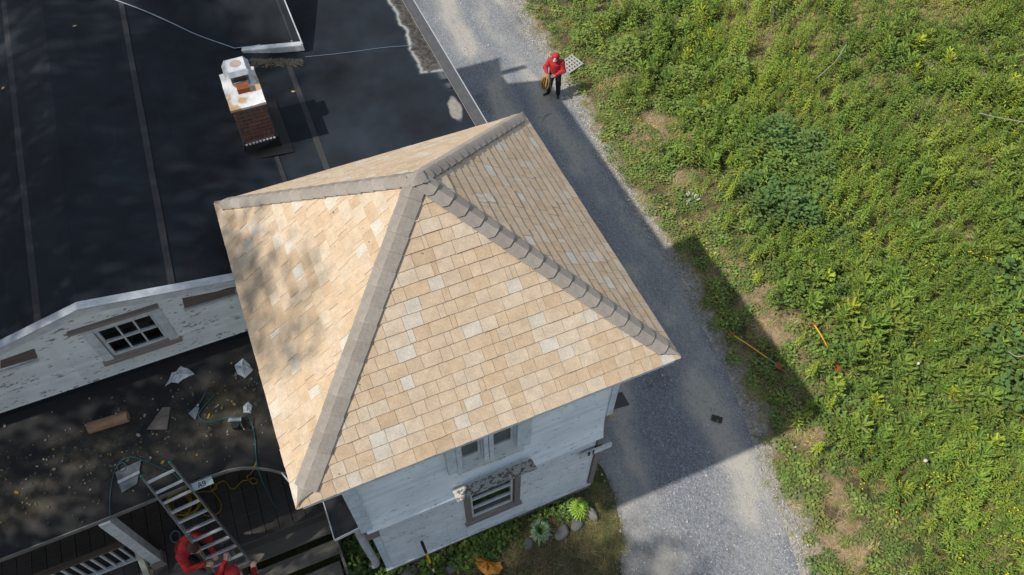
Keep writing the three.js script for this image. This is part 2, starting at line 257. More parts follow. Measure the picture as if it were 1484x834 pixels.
// the framed wall behind the boards, with the window openings left open
{
  const mb = new MB(), t0 = WZ - 0.22, t1 = WZ - 0.021, xs = [WX0 + 0.03, ...[...upWin, lowWin].flatMap((h) => [h[0], h[1]]).sort((a, b) => a - b), WX1 - 0.03];
  for (let i = 0; i < xs.length - 1; i++) {
    const c = (xs[i] + xs[i + 1]) / 2; let ys = [[0.05, 5.98]];
    for (const h of [...upWin, lowWin]) if (c > h[0] && c < h[1]) ys = ys.flatMap(([a, b]) => [[a, h[2]], [h[3], b]].filter(([p, q]) => q - p > 0.02 && p >= a && q <= b));
    for (const [a, b] of ys) mb.box(xs[i], xs[i + 1], a, b, t0, t1);
  }
  mb.box(WX0 + 0.03, WX0 + 0.2, 0.05, 5.98, -WZ + 0.03, t0 - 0.002).box(WX1 - 0.2, WX1 - 0.03, 0.05, 5.98, -WZ + 0.03, t0 - 0.002).box(WX0 + 0.21, WX1 - 0.21, 0.05, 5.98, -WZ + 0.03, -WZ + 0.2);
  new MB().box(WX0 + 0.21, WX1 - 0.21, 2.6, 2.8, -WZ + 0.21, t0 - 0.002).build('upper_floor', std({ map: T.wood, color: rgb(0.13, 0.085, 0.055), roughness: 0.7 }), house);
  mb.build('wall', std({ map: T.wood, color: rgb(0.36, 0.29, 0.21), roughness: 0.95 }), house);
}
new MB().box(WX0 - 0.03, WX1 + 0.05, -0.1, 0.275, -WZ - 0.05, WZ + 0.06).build('foundation', std({ map: T.grain, color: rgb(0.26, 0.25, 0.20) }), house);
new MB().box(WX0 - 0.045, WX1 + 0.07, 0.255, 0.285, WZ + 0.022, WZ + 0.085).build('water_table', M.trimWhite, house);
// corner boards: pale above, brown below on the lane side
new MB().box(WX0 - 0.14, WX0 + 0.06, 2.95, 6.0, WZ + 0.03, WZ + 0.15).build('corner_board', M.trimBlue, house);
new MB().box(WX0 - 0.03, WX0 + 0.09, 0.24, 2.42, WZ + 0.02, WZ + 0.05).build('corner_board', M.trimBlue, house);
new MB().box(WX0 - 0.10, WX0 + 0.12, 2.45, 2.83, WZ + 0.02, WZ + 0.13).build('belt_block', M.trimBrown, house);
new MB().box(WX1 + 0.032, WX1 + 0.15, 3.62, 6.0, WZ - 0.16, WZ + 0.10).build('corner_board', M.trimBlue, house);
new MB().box(WX1 + 0.023, WX1 + 0.13, 0.2, 3.60, WZ - 0.14, WZ + 0.06).build('corner_board', M.trimBrown, house);
new MB().box(WX1 + 0.04, WX1 + 0.12, 3.30, 3.58, -WZ, WZ - 0.16).build('belt_board', M.trimBrown, house);
function windowUnit(parent, [x0, x1, y0, y1], z, { depth = 0.13, casing = 0.13, cmat, smat, proud = 0.03, rails = [], muntins = [], sillMat, casTop = true, name = 'window' }) {
  const w = new THREE.Group(); w.name = name; parent.add(w);
  const zi = z - depth;
  new MB().box(x0 - casing, x0, y0 - 0.05, y1 + (casTop ? casing : 0), z - 0.02, z + proud).build('casing', cmat, w);
  new MB().box(x1, x1 + casing, y0 - 0.05, y1 + (casTop ? casing : 0), z - 0.02, z + proud).build('casing', cmat, w);
  if (casTop) new MB().box(x0 + 0.002, x1 - 0.002, y1, y1 + casing - 0.004, z - 0.02, z + proud - 0.004).build('head_casing', cmat, w);
  new MB().prism([V(x0 - casing - 0.03, y0 - 0.004, z + proud + 0.05), V(x0 - casing - 0.03, y0 + 0.035, zi), V(x0 - casing - 0.03, y0 - 0.05, zi), V(x0 - casing - 0.03, y0 - 0.05, z + proud + 0.05)].map((p) => { const q = p.clone(); return q; }), V(x1 - x0 + 2 * casing + 0.06, 0, 0)).build('sill', sillMat || cmat, w);
  new MB().box(x0 + 0.001, x0 + 0.02, y0 + 0.03, y1, zi - 0.06, z - 0.004).build('jamb', cmat, w); new MB().box(x1 - 0.02, x1 - 0.001, y0 + 0.03, y1, zi - 0.06, z - 0.004).build('jamb', cmat, w);
  const sb = new MB().box(x0 + 0.021, x0 + 0.055, y0 + 0.03, y1, zi - 0.04, zi).box(x1 - 0.055, x1 - 0.021, y0 + 0.03, y1, zi - 0.04, zi).box(x0 + 0.056, x1 - 0.056, y0 + 0.03, y0 + 0.085, zi - 0.04, zi - 0.001).box(x0 + 0.056, x1 - 0.056, y1 - 0.05, y1, zi - 0.04, zi - 0.001);
  for (const r of rails) sb.box(x0 + 0.056, x1 - 0.056, r - 0.02, r + 0.02, zi - 0.038, zi + 0.006);
  for (const m of muntins) sb.box(m - 0.012, m + 0.012, y0 + 0.086, y1 - 0.051, zi - 0.036, zi - 0.004);
  sb.build('sash', smat, w);
  // panes, one to each light of the sash
  const cols = [x0 + 0.056, ...muntins, x1 - 0.056], rws = [y0 + 0.086, ...rails, y1 - 0.051];
  for (let i = 0; i < cols.length - 1; i++) for (let j = 0; j < rws.length - 1; j++) new MB().box(cols[i] + 0.003, cols[i + 1] - 0.003, rws[j] + 0.003, rws[j + 1] - 0.003, zi - 0.028, zi - 0.022).build('pane', M.glass, w);
  return w;
}
T.peel = per(tex(512, 512, (i, j) => { const u = i / 512, v = j / 512, n = fbm(u * 22, v * 22, 201, 4, 22), m = fbm(u * 5, v * 5, 202, 3, 5), k = 0.9 * smooth(0.55, 0.62, n * 0.85 + m * 0.22); const w = 0.76 + 0.12 * (hash2(i, j, 7) - 0.5), d = 0.30 + 0.25 * fbm(u * 40, v * 40, 203, 2, 40); return [lerp(w, d, k), lerp(w * 0.985, d * 0.96, k), lerp(w * 0.95, d * 0.92, k)]; }), 0.75);
M.oldPaint = std({ map: T.paintWhite, color: rgb(0.82, 0.80, 0.77), roughness: 0.8 });
M.peel = std({ map: T.peel, bumpMap: T.peel, bumpScale: 0.003 });
for (const h of upWin) windowUnit(house, h, WZ + 0.09, { depth: 0.075, casing: 0.075, cmat: M.trimBlue, smat: M.trimWhite, proud: 0.07, rails: [h[2] + 0.62], sillMat: M.oldPaint, casTop: false });
new MB().box(upWin[0][0] - 0.24, upWin[0][0] - 0.078, upWin[0][2] - 0.08, 5.0, WZ + 0.07, WZ + 0.145).build('casing', M.trimBlue, house);
new MB().box(upWin[1][1] + 0.078, upWin[1][1] + 0.25, upWin[1][2] - 0.08, 5.0, WZ + 0.07, WZ + 0.145).build('casing', M.trimBlue, house);
windowUnit(house, lowWin, WZ, { depth: 0.015, casing: 0.12, cmat: M.trimBrown, smat: M.trimWhite, proud: 0.04, rails: [lowWin[2] + 0.50, lowWin[2] + 0.96] });
{ // the peeling board that sheds rain off the lower window
  const a = onZ(656, 714, WZ + 0.16), b = onZ(770, 666, WZ + 0.16), y = (a.y + b.y) / 2, x0 = a.x, x1 = b.x, yf = (onZ(661, 729, WZ + 0.42).y + onZ(775, 681, WZ + 0.42).y) / 2;
  new MB().prism([V(x0, y + 0.02, WZ + 0.145), V(x0, yf, WZ + 0.42), V(x0, yf - 0.035, WZ + 0.41), V(x0, y - 0.05, WZ + 0.145)], V(x1 - x0, 0, 0)).build('window_hood', M.peel, house);
}
// eaves: soffit, fascia and drip edge on each side
for (let k = 0; k < 4; k++) {
  const R = new THREE.Matrix4().makeRotationY(k * Math.PI / 2), L = HALF - 0.02;
  const f = new MB().box(-L + 0.03, L - 0.03, EAVE - 0.16, EAVE - 0.035, HALF - 0.05, HALF - 0.022); f.g.forEach((g) => g.applyMatrix4(R)); f.build('fascia', M.trimBlue, house);
  const d = new MB().box(-HALF + 0.012, HALF - 0.012, EAVE - 0.033, EAVE - 0.008, HALF - 0.03, HALF + 0.004); d.g.forEach((g) => g.applyMatrix4(R)); d.build('drip_edge', M.whiteMetal, house);
}
new MB().box(-HALF + 0.06, HALF - 0.06, EAVE - 0.13, EAVE - 0.11, -HALF + 0.06, HALF - 0.06).build('soffit', M.trimBlue, house);
// roof deck under the shingles
const roof = (() => { const b = HALF - 0.035, y = EAVE - 0.03, P = [], c = [V(-b, y, b), V(b, y, b), V(b, y, -b), V(-b, y, -b)], a = V(0, APEX - 0.03, 0); for (let i = 0; i < 4; i++) { const p = c[i], q = c[(i + 1) % 4]; P.push(p.x, p.y, p.z, q.x, q.y, q.z, a.x, a.y, a.z); } P.push(...[c[0], c[2], c[1], c[0], c[3], c[2]].flatMap((v) => [v.x, v.y, v.z])); const g = new THREE.BufferGeometry(); g.setAttribute('position', new THREE.Float32BufferAttribute(P, 3)); g.computeVertexNormals(); return mesh('roof', g, std({ color: rgb(0.06, 0.045, 0.035) }), house); })();
const shingleTones = [[0.56, 0.419, 0.28], [0.545, 0.399, 0.261], [0.575, 0.441, 0.305], [0.57, 0.443, 0.318], [0.588, 0.475, 0.35], [0.575, 0.504, 0.412], [0.58, 0.522, 0.437], [0.505, 0.366, 0.24], [0.56, 0.429, 0.296]];
const shingleMats = shingleTones.map((c) => std({ color: rgb(...c), map: T.granule, bumpMap: T.granule, bumpScale: 0.002, roughness: 0.95 }));
const toneWeights = [0.18, 0.14, 0.17, 0.14, 0.09, 0.06, 0.045, 0.025, 0.15];
const pickTone = (r) => { let t = r(); for (let i = 0; i < toneWeights.length; i++) { t -= toneWeights[i]; if (t < 0) return i; } return 0; };
const COURSES = 19, EXPO = SLOPE_LEN / COURSES;
function clipPoly(poly, f) { const out = []; for (let i = 0; i < poly.length; i++) { const a = poly[i], b = poly[(i + 1) % poly.length], fa = f(a), fb = f(b); if (fa >= 0) out.push(a); if ((fa >= 0) !== (fb >= 0)) { const t = fa / (fa - fb); out.push([lerp(a[0], b[0], t), lerp(a[1], b[1], t)]); } } return out; }
const faceFrame = (k) => { const R = new THREE.Matrix4().makeRotationY(k * Math.PI / 2), v = V(0, APEX - EAVE, -HALF).normalize(), n = V(0, HALF, APEX - EAVE).normalize(); return new THREE.Matrix4().multiplyMatrices(R, new THREE.Matrix4().makeBasis(V(1, 0, 0), v, n).setPosition(0, EAVE, HALF)); };
const allShingles = [];
for (const k of [0, 3, 1, 2]) {                          // south, west, east, north
  const r = rngOf(900 + k), F = faceFrame(k);
  for (let c = 0; c < COURSES; c++) {
    const v0 = c * EXPO - (c === 0 ? 0.012 : 0), v1 = (c + 1) * EXPO + 0.035, half = (v) => HALF * (1 - v / SLOPE_LEN) + 0.004;
    let u = -HALF - r() * 0.3; let last = -1;
    while (u < half(v0)) {
      const q = r(), w = q < 0.12 ? 0.05 + 0.05 * r() : q < 0.42 ? 0.15 + 0.06 * r() : q < 0.93 ? 0.215 + 0.085 * r() : 0.32 + 0.08 * r(), u1 = u + w, du = (r() - 0.5) * 0.006, dv = (r() - 0.5) * 0.006, lift = r() * 0.004 + (r() < 0.06 ? 0.006 : 0);
      let tone = pickTone(r); if (tone > 4 && tone < 7 && (w > 0.27 || tone === last)) tone = 4; last = tone;
      let p = [[u + 0.002, v0 + dv + du], [u1 - 0.002, v0 + dv - du], [u1 - 0.002, v1], [u + 0.002, v1]];
      p = clipPoly(p, ([a, b]) => half(b) - a); if (p.length > 2) p = clipPoly(p, ([a, b]) => half(b) + a); if (p.length > 2) p = clipPoly(p, ([, b]) => SLOPE_LEN - 0.01 - b);
      if (p.length > 2) {
        const z = (b) => lerp(0.017 + lift, 0.004 + lift * 0.3, (b - v0) / (v1 - v0)), g = new MB().prism(p.map(([a, b]) => V(a, b, z(b))), V(0, 0, -0.007)).geo(); 
        const uv = g.attributes.uv, off = r() * 9, offv = r() * 9; for (let i = 0; i < uv.count; i++) uv.setXY(i, uv.getX(i) + off, uv.getY(i) + offv);
        g.applyMatrix4(F); let area = 0; for (let i = 0; i < p.length; i++) { const s = p[i], t = p[(i + 1) % p.length]; area += s[0] * t[1] - t[0] * s[1]; }
        const cp = V(...p.reduce((s, x) => [s[0] + x[0] / p.length, s[1] + x[1] / p.length], [0, 0]), 0).applyMatrix4(F), nrm = V(0, 0, 1).transformDirection(F), view = CAM.clone().sub(cp), d = view.length();
        allShingles.push({ g, tone, shows: Math.abs(area) * Math.max(0, nrm.dot(view) / d) / (d * d) });
      }
      u = u1;
    }
  }
}
allShingles.sort((a, b) => b.shows - a.shows);
allShingles.slice(0, 300).forEach((s) => { const m = new THREE.Mesh(s.g, shingleMats[s.tone]); m.name = 'shingle'; m.castShadow = m.receiveShadow = true; roof.add(m); });
{ // the others, with their tones as vertex colours, as one part
  const gs = allShingles.slice(300).map((s) => { const c = new Float32Array(s.g.attributes.position.count * 3); for (let i = 0; i < c.length; i += 3) { c[i] = shingleTones[s.tone][0]; c[i + 1] = shingleTones[s.tone][1]; c[i + 2] = shingleTones[s.tone][2]; } s.g.setAttribute('color', new THREE.BufferAttribute(c, 3)); return s.g; });
  const m = new THREE.Mesh(mergeGeometries(gs), std({ vertexColors: true, map: T.granule, bumpMap: T.granule, bumpScale: 0.002, roughness: 0.95 })); m.name = 'shingle_field'; m.userData.kind = 'stuff'; m.castShadow = m.receiveShadow = true; roof.add(m);
}
// hip caps, bent over the four hips and lapped from the eave up
const capMats = [[0.300, 0.264, 0.228], [0.322, 0.284, 0.245], [0.280, 0.246, 0.212]].map((c) => std({ color: rgb(...c), map: T.granule, bumpMap: T.granule, bumpScale: 0.003, roughness: 0.97 }));
{
  const hipLen = Math.hypot(HALF, HALF, APEX - EAVE), d = V(-1, (APEX - EAVE) / HALF, -1).normalize(), side = V(1, 0, -1).normalize(), up = side.clone().cross(d).normalize(); if (up.y < 0) up.negate();
  // a roof plane met sideways from the hip falls by drop per metre
  const n = V(0, HALF, APEX - EAVE).normalize(), drop = -(n.dot(side) ) / n.dot(up);
  const makeCap = (len, W, jag, point = false, low = 0.056) => {
    const P = [], K = 6, pt = (s, t, th) => { const a = Math.abs(s), fall = -Math.abs(drop) * (Math.sqrt(a * a + 0.0002) - 0.014), lift = lerp(low, 0.028, t) - th - 0.004; return V(s, fall + lift, t * len); };
    const ring = (t, th) => Array.from({ length: K + 1 }, (_, i) => { const s = lerp(-W, W, i / K), tt = t === 0 ? jag * (Math.abs(s) / W > 0.8 ? 1 : 0) : t; return point && t === 0 ? pt(s * 0.12, 0.02 + 0.30 * Math.abs(s) / W, th) : pt(s * (t === 0 ? 0.985 : 1), tt, th); });
    const a = ring(0, 0), b = ring(1, 0), c = ring(0, 0.012), e = ring(1, 0.012), quad = (p, q, r_, s) => P.push(...[p, q, r_, p, r_, s].flatMap((v) => [v.x, v.y, v.z]));
    for (let i = 0; i < K; i++) { quad(a[i], b[i], b[i + 1], a[i + 1]); quad(c[i], c[i + 1], e[i + 1], e[i]); quad(a[i], a[i + 1], c[i + 1], c[i]); }
    quad(a[0], c[0], e[0], b[0]); quad(a[K], b[K], e[K], c[K]);
    const g = new THREE.BufferGeometry(); g.setAttribute('position', new THREE.Float32BufferAttribute(P, 3)); g.computeVertexNormals(); return boxUV(g);
  };
  const N = 18, step = (hipLen - 0.06) / N, capA = makeCap(step + 0.07, 0.150, 0.16), capB = makeCap(step + 0.07, 0.165, 0.03, false, 0.048), tip = makeCap(step + 0.07, 0.150, 0, true), r = rngOf(77);
  for (let k = 0; k < 4; k++) {
    const R = new THREE.Matrix4().makeRotationY(k * Math.PI / 2), B = new THREE.Matrix4().multiplyMatrices(R, new THREE.Matrix4().makeBasis(side, up, d).setPosition(HALF, EAVE, HALF));
    if (new THREE.Matrix4().makeBasis(side, up, d).determinant() < 0) B.multiply(new THREE.Matrix4().makeScale(-1, 1, 1));
    for (let i = 0; i < N; i++) { const m = new THREE.Mesh(i === 0 ? tip : k === 3 ? capB : capA, capMats[Math.floor(r() * 3)]); m.name = 'hip_cap'; m.castShadow = m.receiveShadow = true; m.applyMatrix4(new THREE.Matrix4().multiplyMatrices(B, new THREE.Matrix4().makeTranslation((r() - 0.5) * 0.008, (r() - 0.5) * 0.002, i * step + 0.005))); roof.add(m); }
  }
  // the small piece of cap and the bead of grey sealant that close the peak
  const pk = new MB().add(new THREE.ConeGeometry(0.17, 0.085, 4).rotateY(Math.PI / 4).translate(0, APEX + 0.012, 0)); pk.build('peak_cap', capMats[0], roof);
  new MB().tube([V(0.02, APEX + 0.0, 0.12), V(0.05, APEX - 0.005, 0.125), V(0.08, APEX - 0.02, 0.13)], 0.007, 5).build('sealant', std({ color: rgb(0.22, 0.25, 0.30), roughness: 0.4 }), roof);
}
// side porch hood and downpipe on the garden side
M.sideRubber = std({ color: rgb(0.024, 0.027, 0.034), roughness: 0.75, map: T.grain });
M.blackPaint = std({ color: rgb(0.028, 0.028, 0.030), roughness: 0.6 });
{
  const x0 = -2.78, x1 = WX0 - 0.025, z0 = 0.3, z1 = 2.22;
  new MB().prism([V(x0, 2.90, z0), V(x1, 3.02, z0), V(x1, 3.02, z1), V(x0, 2.90, z1)], V(0, -0.06, 0)).build('side_hood', M.sideRubber, house);
  new MB().bar(V(x0 - 0.01, 2.885, z1 + 0.012), V(x1, 3.005, z1 + 0.012), 0.02, 0.07).build('hood_trim', M.trimWhite, house);
  new MB().bar(V(x0 - 0.012, 2.885, z0), V(x0 - 0.012, 2.885, z1), 0.02, 0.06).build('hood_trim', M.trimWhite, house);
  new MB().tube([V(-2.40, 2.86, 2.10), V(-2.41, 2.2, 2.10), V(-2.40, 1.2, 2.08), V(-2.39, 0.4, 2.05), V(-2.42, 0.18, 2.02), V(-2.50, 0.10, 1.98)], 0.075, 10, 30).build('downpipe', M.whiteMetal, house);
}
{ // things fixed to the lane-side corner
  const a = onZ(841, 663, WZ + 0.11), b = onZ(886, 644, WZ + 0.11);
  const s = thing('sign_board', 'narrow white board sticking out past the brown corner post', 'board', V(0, 0, 0));
  new MB().bar(a, b, 0.045, 0.16).build('board', M.trimWhite, s);
  for (const [t, w] of [[0.26, 0.05], [0.40, 0.035]]) { const p = a.clone().lerp(b, t); new MB().box(p.x - w / 2, p.x + w / 2, p.y - 0.05, p.y + 0.083, p.z + 0.005, p.z + 0.0265).build('black_mark', M.dark, s); }
  const c = onZ(897, 580, 1.98); const h = thing('black_vent_hood', 'square black metal hood high on the lane-side wall', 'vent hood', V(0, 0, 0));
  new MB().prism([V(WX1 + 0.16, c.y + 0.10, 1.85), V(c.x + 0.14, c.y - 0.02, 1.85), V(c.x + 0.14, c.y - 0.02, 2.12), V(WX1 + 0.16, c.y + 0.10, 2.12)], V(0, -0.05, 0)).build('hood', M.blackPaint, h); new MB().box(WX1 + 0.025, WX1 + 0.17, c.y - 0.05, c.y + 0.09, 1.90, 2.0).build('bracket', M.blackPaint, h);
  const e = onZ(886, 608, 2.0); const w = thing('wooden_bracket', 'tan wedge of bare wood on the wall below the black hood', 'bracket', V(0, 0, 0));
  new MB().prism([V(WX1 + 0.135, e.y + 0.18, 1.97), V(WX1 + 0.135, e.y - 0.16, 1.97), V(e.x + 0.13, e.y + 0.02, 1.97)], V(0, 0, -0.09)).build('wedge', std({ map: T.wood, color: rgb(0.50, 0.40, 0.27) }), w);
}

{ // grit, nail heads and leaf crumbs on the shingles
  const r = rngOf(515), mb = new MB(); for (const k of [0, 3, 1]) { const F = faceFrame(k); for (let i = 0; i < 9; i++) { const v = SLOPE_LEN * (0.04 + 0.85 * r()), u = (HALF * (1 - v / SLOPE_LEN) - 0.15) * (2 * r() - 1), s = 0.004 + 0.007 * r() * r(); mb.add(new THREE.IcosahedronGeometry(1, 0).scale(s * (1 + r()), s, s * 0.5).rotateZ(r() * 3).translate(u, v, 0.026), F); } }
  const o = mb.build('roof_crumbs', std({ color: rgb(0.10, 0.075, 0.05), roughness: 1 }), roof); o.userData.kind = 'stuff';
}

// ------------------------------------------------------------------ the long building with black membrane roofs
const hall = thing('black_roof_building', 'long white building with low black membrane roofs and a brick chimney', 'building');
const RIDGE = V(-5.06, 6.28, 0), VAL_X = -1.6, EDGE_X = 2.35, RAKE_Z = -1.35, NORTH = -11.6;
const eastY = (x) => 6.28 - 0.2 * (x + 5.06), westY = (x) => 6.28 - 0.25 * (-5.06 - x), VAL_Y = eastY(VAL_X), flatY = (x) => VAL_Y - 0.03 * (x - VAL_X);
// membrane: black rubber with chalky wear, faint ripples and a few scuffs
T.rubber = per(tex(1024, 1024, (i, j) => { const u = i / 1024, v = j / 1024, n = fbm(u * 6, v * 6, 301, 5, 6), m = fbm(u * 24, v * 24, 302, 3, 24), sc = smooth(0.70, 0.8, fbm(u * 40, v * 7, 303, 3, 0)); const b = 0.128 + 0.085 * (n - 0.5) + 0.035 * (m - 0.5) + 0.02 * (hash2(i, j, 3) - 0.5) + 0.015 * sc; return [b * 0.86, b, b * 1.18]; }), 6.0);
M.rubber = new THREE.MeshPhysicalMaterial({ map: T.rubber, roughness: 0.75, specularIntensity: 0.3, bumpMap: T.rubber, bumpScale: 0.004 });
M.seam = std({ map: T.grain, color: rgb(0.033, 0.034, 0.037), roughness: 0.9 });
// flat lane-side roof: the same rubber with a long dried silt stain and a pale oval puddle mark
const flatTex = tex(640, 1408, (i, j) => {
  const x = -1.7 + 4.1 * i / 640, z = -11.4 + 9.3 * j / 1408, u = x / 6, v = z / 6, n = fbm(u * 6 + 30, v * 6 + 30, 301, 5), m = fbm(x * 4, z * 4, 302, 3);
  let b = 0.130 + 0.085 * (n - 0.5) + 0.035 * (m - 0.5) + 0.02 * (hash2(i, j, 3) - 0.5), c = [b * 0.86, b, b * 1.18];
  // silt along the raised edge, darker inside, chalk-white at its rim
  const wob = 0.16 * (fbm(z * 1.6, 3, 311, 4) - 0.5) + 0.06 * (fbm(z * 7, 3, 313, 2) - 0.5), west = 1.86 - 0.06 * (z + 8) + wob, endz = -5.35 + 0.2 * (x - 2.05);
  const d = Math.min(x - west, 2.16 - x + 0.03, endz - z), rim = Math.exp(-(((d - 0.015) / 0.045) ** 2)), inn = smooth(0.0, 0.07, d), gr = fbm(x * 22, z * 22, 317, 3);
  const silt = [0.33 + 0.34 * (gr - 0.5), 0.305 + 0.33 * (gr - 0.5), 0.285 + 0.31 * (gr - 0.5)].map((s) => s * (0.86 + 0.3 * (m - 0.5)));
  c = c.map((s, k) => lerp(s, silt[k], inn * 0.85)); c = c.map((s, k) => lerp(s, [0.66, 0.66, 0.63][k], rim * 0.8 * smooth(0.25, 0.6, fbm(x * 9, z * 9, 318, 2) + 0.15)));
  const trail = Math.exp(-(((x - 2.08 - 0.05 * (z + 5)) / 0.09) ** 2)) * smooth(-5.6, -5.2, z) * (1 - smooth(-4.9, -4.5, z)) * smooth(0.4, 0.6, fbm(x * 8, z * 8, 319, 3));
  c = c.map((s, k) => lerp(s, [0.5, 0.51, 0.52][k], 0.5 * trail));
  const ox = x - 1.94, oz = z + 4.12, rr = Math.hypot((ox + 0.16 * oz) / 0.15, oz / 0.40) + 0.3 * (fbm(x * 6, z * 6, 321, 3) - 0.5), ov = 1 - smooth(0.75, 1.05, rr); c = c.map((s, k) => lerp(s, [0.60, 0.575, 0.53][k] * (0.92 + 0.25 * (gr - 0.5)), ov * 0.9));
  const wash = smooth(0.5, 0.7, fbm(x * 0.9, z * 0.9, 323, 4)); return c.map((s) => s * (1 + 0.12 * wash));
}, { repeat: false });
flatTex.repeat.set(1 / 4.1, 1 / 9.3); flatTex.offset.set(1.7 / 4.1, 11.4 / 9.3);
M.flatRubber = new THREE.MeshPhysicalMaterial({ map: flatTex, roughness: 0.75, specularIntensity: 0.3, bumpMap: flatTex, bumpScale: 0.002 });
const slab = (name, pts, mat, t = 0.10, parent = hall) => new MB().prism(pts, V(0, -t, 0)).build(name, mat, parent);
slab('west_roof', [V(-5.06, 6.28, RAKE_Z), V(-5.06, 6.28, NORTH), V(-12, westY(-12), NORTH), V(-12, westY(-12), RAKE_Z)], M.rubber);
slab('east_roof', [V(-5.058, 6.28, RAKE_Z), V(WX0 - 0.03, eastY(WX0 - 0.03), RAKE_Z), V(WX0 - 0.03, eastY(WX0 - 0.03), -2.24), V(VAL_X, VAL_Y, -2.24), V(VAL_X, VAL_Y, NORTH), V(-5.058, 6.28, NORTH)], M.rubber);
slab('flat_roof', [V(VAL_X + 0.002, VAL_Y, -2.24), V(EDGE_X - 0.202, flatY(EDGE_X - 0.202), -2.24), V(EDGE_X - 0.202, flatY(EDGE_X - 0.202), -10.3), V(VAL_X + 0.002, VAL_Y, -11.3)], M.flatRubber);
// raised metal edge on the lane side
new MB().prism([V(EDGE_X - 0.20, flatY(2.15) + 0.008, -2.24), V(EDGE_X, flatY(2.35) + 0.03, -2.24), V(EDGE_X, flatY(2.35) + 0.03, -10.3), V(EDGE_X - 0.20, flatY(2.15) + 0.008, -10.3)], V(0, -0.12, 0)).build('edge_strip', std({ color: rgb(0.075, 0.077, 0.08), roughness: 0.6, map: T.grain }), hall);
new MB().box(EDGE_X + 0.001, EDGE_X + 0.022, flatY(2.35) - 0.12, flatY(2.35) + 0.036, -10.3, -2.24).build('metal_edge', std({ color: rgb(0.55, 0.56, 0.57), metalness: 0.6, roughness: 0.4 }), hall);
new MB().bar(V(EDGE_X - 0.215, flatY(2.14) + 0.004, -2.24), V(EDGE_X - 0.215, flatY(2.14) + 0.004, -10.2), 0.012, 0.012).build('sealant_bead', std({ color: rgb(0.18, 0.165, 0.15) }), hall);
// taped seams in the membrane
const onEast = (u, v) => onPlane(u, v, V(0.2, 1, 0).normalize(), V(-5.06, 6.28, 0)), onWest = (u, v) => onPlane(u, v, V(-0.25, 1, 0).normalize(), V(-5.06, 6.28, 0)), onFlat = (u, v) => onPlane(u, v, V(0.03, 1, 0).normalize(), V(VAL_X, VAL_Y, 0));
function seam(a, b, w, parent = hall) { const n = 10, p = []; for (let i = 0; i < n; i++) p.push(a.clone().lerp(b, i / (n - 1))); const mb = new MB(); for (let i = 0; i < n - 1; i++) { const s = p[i].clone().add(V(0, 0.003, 0)), e = p[i + 1].clone().add(V(0, 0.003, 0)); mb.bar(s, e, w * (0.95 + 0.1 * hash2(i, 5)), 0.006); } mb.build('seam_tape', M.seam, parent); }
{ const a = onEast(176, 2), b = onEast(246, 412); seam(V(a.x, eastY(a.x), -11.5), V(b.x, eastY(b.x), RAKE_Z - 0.06), 0.155);
  const c = onWest(6, 20), d = onWest(57, 462); seam(V(c.x, westY(c.x), -11.5), V(d.x, westY(d.x), RAKE_Z - 0.06), 0.155);
  const e = onFlat(416, 88), f = onFlat(470, 240); seam(V(e.x, flatY(e.x), e.z), V(f.x, flatY(f.x), -2.3), 0.11);
  const g = onFlat(398, 226), h = onFlat(412, 264); seam(V(g.x, flatY(g.x) + 0.006, g.z), V(h.x, flatY(h.x) + 0.006, -2.3), 0.13); }
